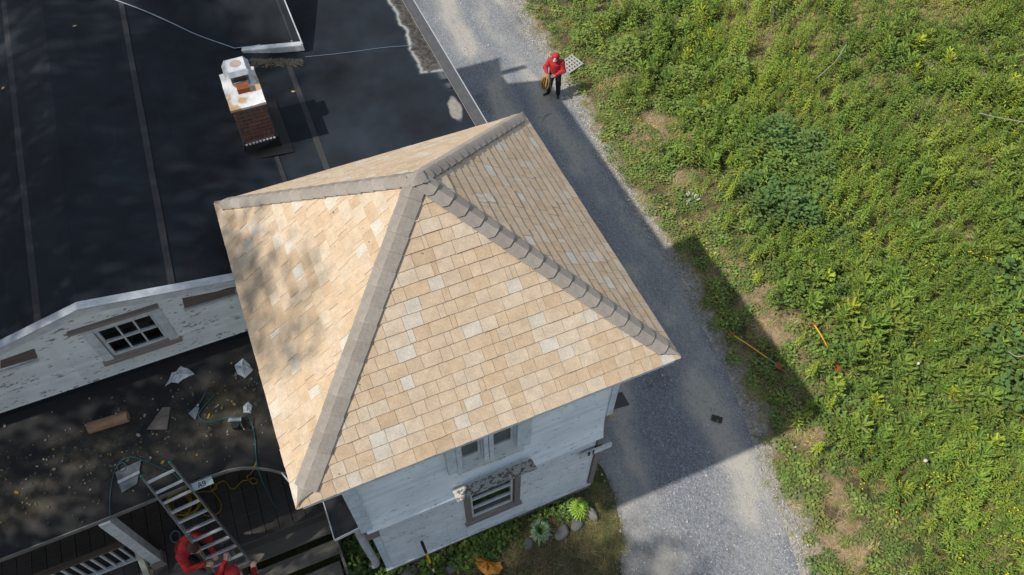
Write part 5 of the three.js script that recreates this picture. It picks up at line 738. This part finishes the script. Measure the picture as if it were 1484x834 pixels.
// ------------------------------------------------------------------ leaves
class LB {                                               // collects folded leaves, blades and stems with a tone per leaf
  constructor() { this.p = []; this.c = []; }
  tri(a, b, c, t) { for (const v of [a, b, c]) { this.p.push(v.x, v.y, v.z); this.c.push(...t); } }
  leaf(o, dir, len, wid, fold, droop, tone) {
    const d = dir.clone().normalize(); let s = d.clone().cross(V(0, 1, 0)); if (s.lengthSq() < 1e-4) s = V(1, 0, 0); s.normalize(); const u = s.clone().cross(d).normalize();
    const m = o.clone().addScaledVector(d, len * 0.45), tip = o.clone().addScaledVector(d, len * 0.97).add(V(0, -droop * len, 0)), L = m.clone().addScaledVector(s, wid / 2).addScaledVector(u, fold * wid), R = m.clone().addScaledVector(s, -wid / 2).addScaledVector(u, fold * wid);
    this.tri(o, L, m, tone); this.tri(o, m, R, tone); this.tri(L, tip, m, tone); this.tri(m, tip, R, tone);
  }
  oval(o, dir, len, wid, tone, up = V(0, 1, 0)) { const d = dir.clone().normalize(); let s = d.clone().cross(up); if (s.lengthSq() < 1e-4) s = V(1, 0, 0); s.normalize(); const q = (a, b) => o.clone().addScaledVector(d, a * len).addScaledVector(s, b * wid / 2), P = [q(0, 0), q(0.25, 0.85), q(0.6, 0.95), q(1, 0), q(0.6, -0.95), q(0.25, -0.85)]; for (let i = 1; i < 5; i++) this.tri(P[0], P[i], P[i + 1], tone); }
  blade(o, dir, len, wid, droop, tone) { const d = dir.clone().normalize(); let s = d.clone().cross(V(0, 1, 0)); if (s.lengthSq() < 1e-4) s = V(1, 0, 0); s.normalize(); const pt = (t) => o.clone().addScaledVector(d, len * t).add(V(0, -droop * len * t * t, 0)), a = pt(0), b = pt(0.5), c = pt(1), w = wid / 2; const a1 = a.clone().addScaledVector(s, w), a2 = a.clone().addScaledVector(s, -w), b1 = b.clone().addScaledVector(s, w * 0.8), b2 = b.clone().addScaledVector(s, -w * 0.8); this.tri(a1, a2, b1, tone); this.tri(b1, a2, b2, tone); this.tri(b1, b2, c, tone); }
  stem(a, b, r, tone) { const d = b.clone().sub(a).normalize(), s = d.clone().cross(V(0.3, 0.2, 1)).normalize().multiplyScalar(r), t = d.clone().cross(s).normalize().multiplyScalar(r); const ring = (p, k) => [p.clone().addScaledVector(s, k), p.clone().addScaledVector(s, -0.5 * k).addScaledVector(t, 0.87 * k), p.clone().addScaledVector(s, -0.5 * k).addScaledVector(t, -0.87 * k)], A = ring(a, 1), B = ring(b, 0.5); for (let i = 0; i < 3; i++) { const j = (i + 1) % 3; this.tri(A[i], A[j], B[j], tone); this.tri(A[i], B[j], B[i], tone); } }
  geo() { const g = new THREE.BufferGeometry(); g.setAttribute('position', new THREE.Float32BufferAttribute(this.p, 3)); g.setAttribute('color', new THREE.Float32BufferAttribute(this.c, 3)); g.computeVertexNormals(); const uv = new Float32Array(this.p.length / 3 * 2); g.setAttribute('uv', new THREE.BufferAttribute(uv, 2)); return g; }
}
const leafMat = new THREE.MeshStandardMaterial({ vertexColors: true, side: THREE.DoubleSide, roughness: 0.85 });
const tone = (r, c, v = 0.25) => { const k = 1 + v * (r() - 0.5) * 2, y = 1 + 0.22 * (r() - 0.5); return [c[0] * k * y, c[1] * k, c[2] * k]; };
const sph = (az, el) => V(Math.cos(az) * Math.cos(el), Math.sin(el), Math.sin(az) * Math.cos(el));
function goldenrod(seed, h, n, len) { const r = rngOf(seed), b = new LB(), lean = V((r() - 0.5) * 0.25, 1, (r() - 0.5) * 0.25); b.stem(V(0, 0, 0), lean.clone().multiplyScalar(h), 0.006, [0.09, 0.085, 0.03]); for (let i = 0; i < n; i++) { const t = 0.25 + 0.75 * Math.pow((i + 0.5) / n, 0.75), az = i * 2.4 + r() * 0.6, el = lerp(0.15, 1.05, t * t) + (r() - 0.5) * 0.35, L = len * lerp(0.95, 0.55, Math.max(0, t - 0.45) / 0.55) * (0.8 + 0.4 * r()); b.leaf(lean.clone().multiplyScalar(h * t), sph(az, el), L, L * 0.19, 0.16, 0.22 + 0.2 * r(), tone(r, [0.92, 1, 0.9], 0.2)); } return b.geo(); }
function clump(seed, R, h, n, len, fat) { const r = rngOf(seed), b = new LB(); for (let i = 0; i < n; i++) { const az = r() * 6.283, rr = R * Math.sqrt(r()), y = h * (0.25 + 0.75 * r()) * (1 - 0.55 * (rr / R) ** 2), o = V(Math.cos(az) * rr, y, Math.sin(az) * rr), d = sph(az + (r() - 0.5) * 2.2, 0.1 + 0.6 * (r() - 0.3)); b.oval(o, d, len * (0.7 + 0.6 * r()), len * fat * (0.7 + 0.5 * r()), tone(r, [0.95, 1, 0.95], 0.25), V((r() - 0.5) * 0.8, 1, (r() - 0.5) * 0.8)); } for (let i = 0; i < 6; i++) { const az = r() * 6.283; b.stem(V(0, 0, 0), V(Math.cos(az) * R * 0.6, h * 0.7, Math.sin(az) * R * 0.6), 0.006, [0.5, 0.4, 0.3]); } return b.geo(); }
function tuft(seed, n, len, spread, wid = 0.008) { const r = rngOf(seed), b = new LB(); for (let i = 0; i < n; i++) { const az = r() * 6.283, o = V((r() - 0.5) * 0.12, 0, (r() - 0.5) * 0.12); b.blade(o, sph(az, 1.2 - spread * r()), len * (0.5 + 0.7 * r()), wid * (0.7 + 0.6 * r()), 0.25 + 0.5 * r(), tone(r, [1, 1, 0.9], 0.25)); } return b.geo(); }
function clover(seed, n) { const r = rngOf(seed), b = new LB(); for (let i = 0; i < n; i++) { const az = r() * 6.283, rr = 0.16 * Math.sqrt(r()), o = V(Math.cos(az) * rr, 0.02 + 0.08 * r(), Math.sin(az) * rr); b.oval(o, sph(r() * 6.283, 0.15 + 0.4 * r()), 0.035 + 0.035 * r(), 0.028 + 0.02 * r(), tone(r, [0.95, 1, 0.9], 0.25)); } return b.geo(); }
function ferny(seed, h) { const r = rngOf(seed), b = new LB(); b.stem(V(0, 0, 0), V(0, h, 0), 0.006, [0.5, 0.5, 0.3]); for (let i = 0; i < 16; i++) { const t = 0.3 + 0.7 * i / 16, az = i * 2.4, d = sph(az, 0.5 + 0.4 * t), L = 0.20 * (1.25 - t) + 0.06; for (let k = 0; k < 5; k++) { const o = V(0, h * t, 0).addScaledVector(d, L * (k + 0.5) / 5); for (const s of [-1, 1]) b.oval(o, d.clone().applyAxisAngle(V(0, 1, 0), s * 0.9), 0.05, 0.022, tone(r, [0.95, 1, 0.9], 0.2)); } } return b.geo(); }
// ------------------------------------------------------------------ ground cover of the field: uncountable weeds and grass
const inView = (x, y, z, m) => { const [u, v, w] = pixelOf(V(x, y, z)); return w > 0.5 && u > -m && u < 1484 + m && v > -m && v < 834 + m; };
function cover(name, label, geo, n, seed, place) {
  const r = rngOf(seed), list = []; let tries = 0; while (list.length < n && tries++ < n * 14) { const p = place(r); if (p && inView(p.x, p.y, p.z, 150)) list.push(p); }
  const im = new THREE.InstancedMesh(geo, leafMat, list.length), m4 = new THREE.Matrix4(), q = new THREE.Quaternion(), c = new THREE.Color();
  list.forEach((p, i) => { q.setFromEuler(new THREE.Euler((r() - 0.5) * 0.35, r() * 6.283, (r() - 0.5) * 0.35)); m4.compose(V(p.x, p.y - 0.01, p.z), q, V(p.s, p.s * (p.h || 1), p.s)); im.setMatrixAt(i, m4); c.setRGB(...p.c); im.setColorAt(i, c); });
  im.name = numbered(name); im.castShadow = im.receiveShadow = true; scene.add(im); return tag(im, label, 'vegetation', null, 'stuff');
}
const fieldAt = (r) => { const z = -24 + 34 * r(), x = 4.6 + 24 * r(); return [x, z, x - RX(z)]; };
// how tall and thick the weeds stand: thin by the lane, dense further in, with openings
const lush = (x, z, d) => smooth(1.0, 3.6, d + 2.4 * (fbm(x * 0.7, z * 0.7, 140, 3) - 0.5)) * (1 - 0.95 * bareAt(x, z)) * (1 - 0.6 * dryAt(x, z)) * (0.5 + 0.5 * smooth(0.33, 0.5, fbm(x * 0.9, z * 0.9, 141, 3)));
const species = (x, z) => fbm(x * 0.35, z * 0.35, 150, 3);
const GOLD = [0.215, 0.262, 0.026], MID = [0.132, 0.188, 0.024], DEEP = [0.072, 0.122, 0.024], BLUE = [0.078, 0.135, 0.030], LIME = [0.30, 0.33, 0.02], STRAW = [0.40, 0.32, 0.15], GRASS = [0.165, 0.192, 0.040];
const mix = (a, b, t) => a.map((v, i) => lerp(v, b[i], t)), jit = (r, c, v = 0.22) => { const k = 1 + v * (r() * 2 - 1), w = 1 + 0.16 * (r() * 2 - 1); return [c[0] * k * w, c[1] * k, c[2] * k]; };
const tall = (lo, hi, pick) => (r) => { const [x, z, d] = fieldAt(r); if (d < 0.7) return null; const s = species(x, z); if (s < lo || s > hi) { if (r() > 0.12) return null; } if (r() > lush(x, z, d)) return null; return { x, y: heightAt(x, z), z, s: 0.75 + 0.5 * r() + 0.55 * smooth(0.45, 0.7, fbm(x * 1.2, z * 1.2, 199, 2)), h: 0.8 + 0.4 * r(), c: pick(r, x, z) }; };
const goldTone = (r, x, z) => jit(r, mix(MID, GOLD, smooth(0.3, 0.7, fbm(x * 0.5, z * 0.5, 160, 3) + 0.25 * (r() - 0.5))));
cover('weed_cover', 'tall narrow leaved weeds filling the sunny field', goldenrod(1, 0.62, 34, 0.155), 3000, 11, tall(0.36, 1, goldTone));
cover('weed_cover', 'younger narrow leaved weeds between the tall ones', goldenrod(2, 0.48, 30, 0.135), 3000, 12, tall(0.40, 1, goldTone));
cover('weed_cover', 'bushy narrow leaved weeds with side shoots in the field', goldenrod(3, 0.55, 42, 0.125), 2200, 13, tall(0.3, 0.6, (r, x, z) => jit(r, MID)));
cover('broadleaf_cover', 'low broad leaved weeds under the taller field growth', clump(4, 0.20, 0.34, 44, 0.07, 0.6), 2500, 14, tall(0, 0.52, (r) => jit(r, mix(MID, DEEP, r()))));
cover('broadleaf_cover', 'feathery leaved weeds mixed through the field', ferny(5, 0.5), 1300, 15, tall(0.2, 0.5, (r) => jit(r, r() < 0.05 ? LIME : MID)));
cover('clover_cover', 'small round leaved plants creeping over the verge', clover(6, 34), 3400, 16, (r) => { const [x, z, d] = fieldAt(r); if (d < 0.15 || d > 5.5) return null; if (r() < bareAt(x, z) * 0.85 || r() > 0.25 + 0.75 * smooth(0.4, 0.62, fbm(x * 1.1, z * 1.1, 170, 3))) return null; return { x, y: heightAt(x, z), z, s: 0.7 + 0.8 * r(), c: jit(r, mix(GRASS, DEEP, r() * 0.8)) }; });
cover('grass_cover', 'green grass along the lane and through the field', tuft(7, 26, 0.24, 0.9), 9000, 17, (r) => { const [x, z, d] = fieldAt(r); if (d < -0.2 || (d < 0.15 && r() < 0.7)) return null; if (r() < bareAt(x, z) * 0.80) return null; if (r() > 0.35 + 0.65 * smooth(0.35, 0.6, fbm(x * 0.8, z * 0.8, 171, 3))) return null; return { x, y: heightAt(x, z), z, s: 0.55 + 0.6 * r() + 0.4 * smooth(1.5, 4, d), c: jit(r, mix(GRASS, STRAW, (r() < 0.12 ? 0.6 : 0.05) + 0.6 * dryAt(x, z) * r())) }; });
cover('grass_cover', 'dry straw coloured grass in the open patches', tuft(8, 30, 0.30, 1.0, 0.007), 5200, 18, (r) => { const [x, z, d] = fieldAt(r); if (d < 0.2) return null; const k = Math.max(dryAt(x, z) * 1.0, bareAt(x, z) * 0.22, 0.07); if (r() > k) return null; return { x, y: heightAt(x, z), z, s: 0.6 + 0.7 * r(), c: jit(r, mix(STRAW, GRASS, r() * 0.6)) }; });
cover('thatch_cover', 'flattened dead stems over the bare soil', (() => { const r = rngOf(9), b = new LB(); for (let i = 0; i < 16; i++) b.blade(V((r() - 0.5) * 0.3, 0.012 + 0.02 * r(), (r() - 0.5) * 0.3), sph(r() * 6.283, 0.05 + 0.15 * r()), 0.16 + 0.12 * r(), 0.006, 0.1, tone(r, [1, 1, 1], 0.3)); return b.geo(); })(), 3000, 19, (r) => { const [x, z, d] = fieldAt(r); if (d < 0.15 || r() > 0.25 + bareAt(x, z)) return null; return { x, y: heightAt(x, z), z, s: 0.6 + 0.8 * r(), c: jit(r, mix(STRAW, [0.20, 0.15, 0.09], r()), 0.3) }; });
cover('yellow_flowers', 'tiny yellow flowers dotted through the weeds', (() => { const r = rngOf(10), b = new LB(); for (let i = 0; i < 3; i++) { const o = V((r() - 0.5) * 0.14, 0.5 + 0.12 * r(), (r() - 0.5) * 0.14); for (let k = 0; k < 5; k++) b.oval(o, sph(k * 1.257, 0.2), 0.017, 0.015, [1, 1, 1]); b.stem(V(0, 0, 0), o, 0.004, [0.15, 0.35, 0.3]); } return b.geo(); })(), 380, 20, (r) => { const [x, z, d] = fieldAt(r); if (d < 0.6 || r() > smooth(0.52, 0.72, fbm(x * 0.45, z * 0.45, 180, 3))) return null; return { x, y: heightAt(x, z), z, s: 0.7 + 0.5 * r(), c: [0.72, 0.50, 0.01] }; });
// yard beside the house: grass, ferns and ground ivy in the shade
const yardAt = (r) => { const x = -3.2 + 6 * r(), z = 2.05 + 3.6 * r(); return x < LX(z) + 0.1 && z > 2.3 ? [x, z] : x < -2.3 && z > 1.2 ? [x, z - 0.9 * r()] : null; };
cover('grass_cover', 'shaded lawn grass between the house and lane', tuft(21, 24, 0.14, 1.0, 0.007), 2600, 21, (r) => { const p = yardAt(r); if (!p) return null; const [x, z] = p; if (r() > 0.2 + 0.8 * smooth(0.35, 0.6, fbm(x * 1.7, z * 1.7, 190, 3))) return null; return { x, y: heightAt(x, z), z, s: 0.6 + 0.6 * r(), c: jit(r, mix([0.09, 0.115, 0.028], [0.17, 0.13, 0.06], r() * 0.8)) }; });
cover('thatch_cover', 'dead brown stems lying on the yard soil', (() => { const r = rngOf(22), b = new LB(); for (let i = 0; i < 14; i++) b.blade(V((r() - 0.5) * 0.3, 0.012 + 0.02 * r(), (r() - 0.5) * 0.3), sph(r() * 6.283, 0.05 + 0.15 * r()), 0.14 + 0.1 * r(), 0.006, 0.1, tone(r, [1, 1, 1], 0.3)); return b.geo(); })(), 900, 22, (r) => { const p = yardAt(r); if (!p) return null; return { x: p[0], y: heightAt(...p), z: p[1], s: 0.6 + 0.8 * r(), c: jit(r, [0.19, 0.145, 0.08], 0.3) }; });
cover('broadleaf_cover', 'leafy ground cover along the house foundation', clump(23, 0.20, 0.26, 46, 0.075, 0.75), 90, 23, (r) => { const x = -3.0 + 5.0 * r(), z = 2.36 + 0.42 * r() * r(); if (x > 1.0 && r() < 0.6) return null; if (x < -2.35) return { x, y: heightAt(x, z), z: 1.3 + 1.2 * r(), s: 0.6 + 0.6 * r(), c: jit(r, DEEP) }; if (x > -2.1 && x < -1.5 && r() < 0.7) return null; return { x, y: heightAt(x, z), z, s: 0.5 + 0.6 * r(), c: jit(r, mix(DEEP, MID, r())) }; });
cover('grass_cover', 'weedy grass fringe at the lane-side corner', tuft(24, 26, 0.2, 0.9), 420, 24, (r) => { const z = -1.5 + 5.2 * r(), x = 2.25 + 0.5 * r() * r() - (z > 2.4 ? 0.5 * r() : 0); return { x, y: heightAt(x, z), z, s: 0.5 + 0.6 * r(), c: jit(r, mix([0.085, 0.12, 0.025], STRAW, r() < 0.2 ? 0.5 : 0.05)) }; });
// ------------------------------------------------------------------ plants one can pick out
function plant(name, label, cat, u, v, geo, col, s, stemCol, group, h = 1) {
  const p = onG(u, v), o = thing(name, label, cat, p, hash2(u, v, 4) * 6.28, group); const g = geo.clone(); const m = mesh('foliage', g, new THREE.MeshStandardMaterial({ vertexColors: true, side: THREE.DoubleSide, roughness: 0.85, color: rgb(...col) }), o); m.scale.set(s, s * h, s);
  if (stemCol) new MB().cyl(V(0, 0, 0), V(0.02, 0.3 * s, 0.01), 0.014, 0.008, 6).build('stem', std({ color: rgb(...stemCol) }), o); return o;
}
const bush = [clump(31, 0.42, 0.85, 420, 0.085, 0.62), clump(32, 0.5, 0.75, 480, 0.08, 0.6), clump(33, 0.36, 0.6, 260, 0.075, 0.6)];
[[1112, 214], [1136, 236], [1155, 252], [1122, 262], [1096, 288], [1140, 292], [1118, 318], [1094, 250], [1170, 226], [1178, 262], [1160, 300], [1188, 292], [1150, 330], [1100, 232], [1128, 195]].forEach(([u, v], i) => plant('dark_bush', 'blue green leafy bush in the dark thicket amid the field', 'bush', u, v, bush[i % 3], mix(BLUE, i % 2 ? MID : DEEP, 0.25 * (i % 4)), 1.15 + 0.45 * hash2(i, 4), [0.10, 0.08, 0.05], 'blue green bushes of the field thicket'));
[[1218, 432, ''], [1222, 352, ''], [1290, 548, ' near the single white flower head'], [1214, 516, ' against the blade of the sunlit yellow handled tool'], [1190, 330, ' at the edge of the dark thicket'], [1275, 460, ''], [1248, 395, '']].forEach(([u, v, w], i) => plant('small_bush', 'small grey green bush' + (w || ' standing alone among bright weeds'), 'bush', u, v, bush[2], mix(BLUE, MID, 0.2 * (i % 3)), 0.75 + 0.3 * hash2(i, 6), [0.10, 0.08, 0.05], 'small bushes scattered in the weeds'));
[[1015, 190, ''], [990, 130, ''], [1000, 40, ''], [940, 30, ' beyond the bare clay patch'], [870, 45, ' right behind the lattice paver'], [850, 65, ' between the lattice paver and lane'], [1060, 120, ''], [1080, 175, ' next to the pale grey plant'], [960, 75, ''], [905, 95, ' below the bare clay patch']].forEach(([u, v, w], i) => plant('green_bush', 'fresh green bush' + (w || ' on the upper slope among thinner grass'), 'bush', u, v, bush[i % 3], mix(MID, GRASS, 0.4), 0.85 + 0.4 * hash2(i, 7), [0.10, 0.08, 0.05], 'fresh green bushes near the lane'));
const yellowShoots = goldenrod(34, 0.8, 70, 0.15);
[[1070, 200, ''], [1052, 292, ' at the dry verge'], [1168, 552, ' at the sunny tip of the house shadow'], [1195, 600, ''], [1090, 415, ' beside the shaded bank'], [1150, 505, ' between the two yellow handled tools'], [1055, 245, ''], [1175, 660, ' on the bare verge near the white pebble'], [1205, 148, ' below the long pale dead branch'], [1180, 158, '']].forEach(([u, v, w], i) => plant('yellow_sapling', 'yellow green leafy shoot' + (w || ' standing among the darker weeds'), 'sapling', u, v, yellowShoots, mix(LIME, GOLD, 0.3 * (i % 3)), 0.7 + 0.3 * hash2(i, 8), [0.16, 0.12, 0.06], 'yellow green shoots'));
[[1440, 420], [1462, 470], [1430, 520], [1475, 545], [1450, 590], [1470, 360]].forEach(([u, v], i) => plant('round_leaf_sapling', 'dark sapling with large round leaves at the field edge', 'sapling', u, v, clump(40 + i % 2, 0.5, 1.3, 120, 0.13, 0.85), mix(DEEP, BLUE, 0.3), 1.0, [0.2, 0.17, 0.12], 'round leaved saplings', 1));
plant('mullein', 'pale woolly plant on the dry verge', 'plant', 1001, 291, clump(50, 0.16, 0.2, 26, 0.14, 0.4), [0.28, 0.33, 0.20], 1, null, null); plant('mullein', 'pale grey leafy plant below the fresh green bushes', 'plant', 1077, 218, clump(51, 0.2, 0.2, 28, 0.12, 0.4), [0.28, 0.33, 0.20], 0.9, null, null);
{ // hosta with white edged leaves, lime plant
  const r = rngOf(66), g = new LB(), w = new LB(); for (let i = 0; i < 80; i++) { const az = i * 2.4 + r(), t = i / 80, el = lerp(1.2, 0.15, t) + 0.5 * (r() - 0.5), L = 0.16 + 0.12 * r(), o = V(Math.cos(az) * 0.05, 0.05 + 0.1 * (1 - t), Math.sin(az) * 0.05); g.leaf(o, sph(az, el), L, 0.055, 0.12, 0.4, tone(r, [1, 1, 1], 0.2)); const d = sph(az, el), s = d.clone().cross(V(0, 1, 0)).normalize(); for (const k of [-1, 1]) w.leaf(o.clone().addScaledVector(s, k * 0.022).add(V(0, 0.006, 0)).addScaledVector(d, L * 0.15), d.clone().addScaledVector(s, -k * 0.05), L * 0.86, 0.010, 0.1, 0.4, [1, 1, 1]); }
  const o = thing('hosta', 'hosta with white edged leaves beside the house wall', 'plant', onG(783, 772)); mesh('green_leaf', g.geo(), new THREE.MeshStandardMaterial({ vertexColors: true, side: THREE.DoubleSide, color: rgb(0.07, 0.16, 0.05), roughness: 0.5 }), o); mesh('white_leaf_edge', w.geo(), new THREE.MeshStandardMaterial({ vertexColors: true, side: THREE.DoubleSide, color: rgb(0.42, 0.50, 0.32), roughness: 0.6 }), o);
  const l = new LB(); for (let i = 0; i < 70; i++) { const az = i * 2.4, t = i / 70; l.leaf(V(Math.cos(az) * 0.12 * t, 0.34 - 0.2 * t, Math.sin(az) * 0.12 * t), sph(az, lerp(0.9, 0.0, t)), 0.13 + 0.05 * r(), 0.05, 0.1, 0.3, tone(r, [1, 1, 1], 0.2)); }
  const p = thing('lime_plant', 'bright lime green leafy plant at the house corner', 'plant', onG(838, 742)); mesh('foliage', l.geo(), new THREE.MeshStandardMaterial({ vertexColors: true, side: THREE.DoubleSide, color: rgb(0.20, 0.32, 0.03), roughness: 0.5 }), p);
  plant('garden_plant', 'leafy green plant wrapped round the orange cloth', 'plant', 700, 800, bush[2], DEEP, 0.75, null, null, 0.7); plant('garden_plant', 'small green plant at the pale corner board', 'plant', 582, 822, clump(67, 0.12, 0.25, 30, 0.06, 0.6), MID, 1, null, null); plant('garden_plant', 'rounded green plant next to the striped pole', 'plant', 640, 800, clump(68, 0.18, 0.3, 50, 0.06, 0.7), MID, 1, null, null); plant('garden_plant', 'dark leafy plant beside the porch railing', 'plant', 185, 826, bush[2], DEEP, 0.9, [0.1, 0.08, 0.05], null, 1.1); plant('garden_plant', 'dark green plant under the side hood', 'plant', 497, 800, bush[2], DEEP, 0.6, null, null, 0.6);
}

// ------------------------------------------------------------------ the trees west of the building, whose shade dapples the black roofs
function leafTree(seed, H, R) {
  const r = rngOf(seed), t = new THREE.Group(); const trunk = new MB(), bark = std({ map: T.wood, color: rgb(0.16, 0.125, 0.09), roughness: 1 });
  const g = new THREE.TubeGeometry(new THREE.CatmullRomCurve3([V(0, 0, 0), V(0.1, H * 0.3, 0.05), V(-0.05, H * 0.6, 0), V(0, H * 0.93, 0)]), 24, 1, 9); { const p = g.attributes.position; for (let i = 0; i < p.count; i++) { const y = p.getY(i), k = 0.30 * (1 - clamp(y / H)) + 0.03, s = Math.floor(i / 10) / 24, c = new THREE.CatmullRomCurve3([V(0, 0, 0), V(0.1, H * 0.3, 0.05), V(-0.05, H * 0.6, 0), V(0, H * 0.93, 0)]).getPointAt(clamp(s)); p.setXYZ(i, c.x + (p.getX(i) - c.x) * k, c.y + (p.getY(i) - c.y) * k, c.z + (p.getZ(i) - c.z) * k); } g.computeVertexNormals(); } trunk.add(g);
  const clumps = []; for (let i = 0; i < 27; i++) { const f = (i + 0.5) / 27, y = H * (0.38 + 0.60 * f), w = R * Math.sin(Math.PI * (0.12 + 0.80 * f)) * (0.55 + 0.45 * r()), az = i * 2.4 + r(); clumps.push([V(Math.cos(az) * w, y, Math.sin(az) * w), 0.75 + 0.65 * r()]); }
  for (const [c] of clumps) { const s = V(0, c.y * 0.82, 0); trunk.tube([s, s.clone().lerp(c, 0.5).add(V(0, 0.2, 0)), c], 0.045, 5, 6); }
  const b = new LB(); for (const [c, q] of clumps) { const n = Math.round(125 * q); for (let i = 0; i < n; i++) { const d = sph(r() * 6.283, Math.asin(2 * r() - 1)), rr = q * Math.cbrt(r()), o = c.clone().addScaledVector(d, rr); o.y = c.y + (o.y - c.y) * 0.7; b.oval(o, sph(r() * 6.283, (r() - 0.5) * 1.2), 0.16 + 0.08 * r(), 0.13, tone(r, [0.07, 0.13, 0.03], 0.3), V(r() - 0.5, 1, r() - 0.5)); } }
  return { trunk: trunk.geo(), crown: b.geo(), bark };
}
{
  const kinds = [leafTree(601, 20, 3.4), leafTree(602, 20, 3.0)];
  [[-16.0, -14.6, 21.8, 0], [-15.2, -10.6, 23.2, 1], [-17.5, -8.0, 24.5, 0], [-14.2, -6.6, 21.0, 1], [-16.6, -4.8, 23.0, 0], [-15.0, -0.7, 21.6, 1], [-12.0, 5.4, 17.2, 0], [-12.6, -3.4, 17.5, 1], [-12.6, 2.5, 16.2, 0], [-10.2, 8.6, 14.0, 1], [-16.5, 8.5, 18.0, 0], [-19.5, -3.5, 22.5, 1]].forEach(([x, z, H, k], i) => {
    const t = thing('broadleaf_tree', 'tall broadleaf tree standing west of the black roofed building', 'tree', V(x, 0, z), i * 1.9, 'row of trees west of the building'), s = H / 20; t.scale.set(1, s, 1);
    const a = new THREE.Mesh(kinds[k].trunk, kinds[k].bark); a.name = 'trunk'; const b = new THREE.Mesh(kinds[k].crown, leafMat); b.name = 'crown'; for (const m of [a, b]) { m.castShadow = m.receiveShadow = true; t.add(m); }
  });
}

renderer.render(scene, camera);
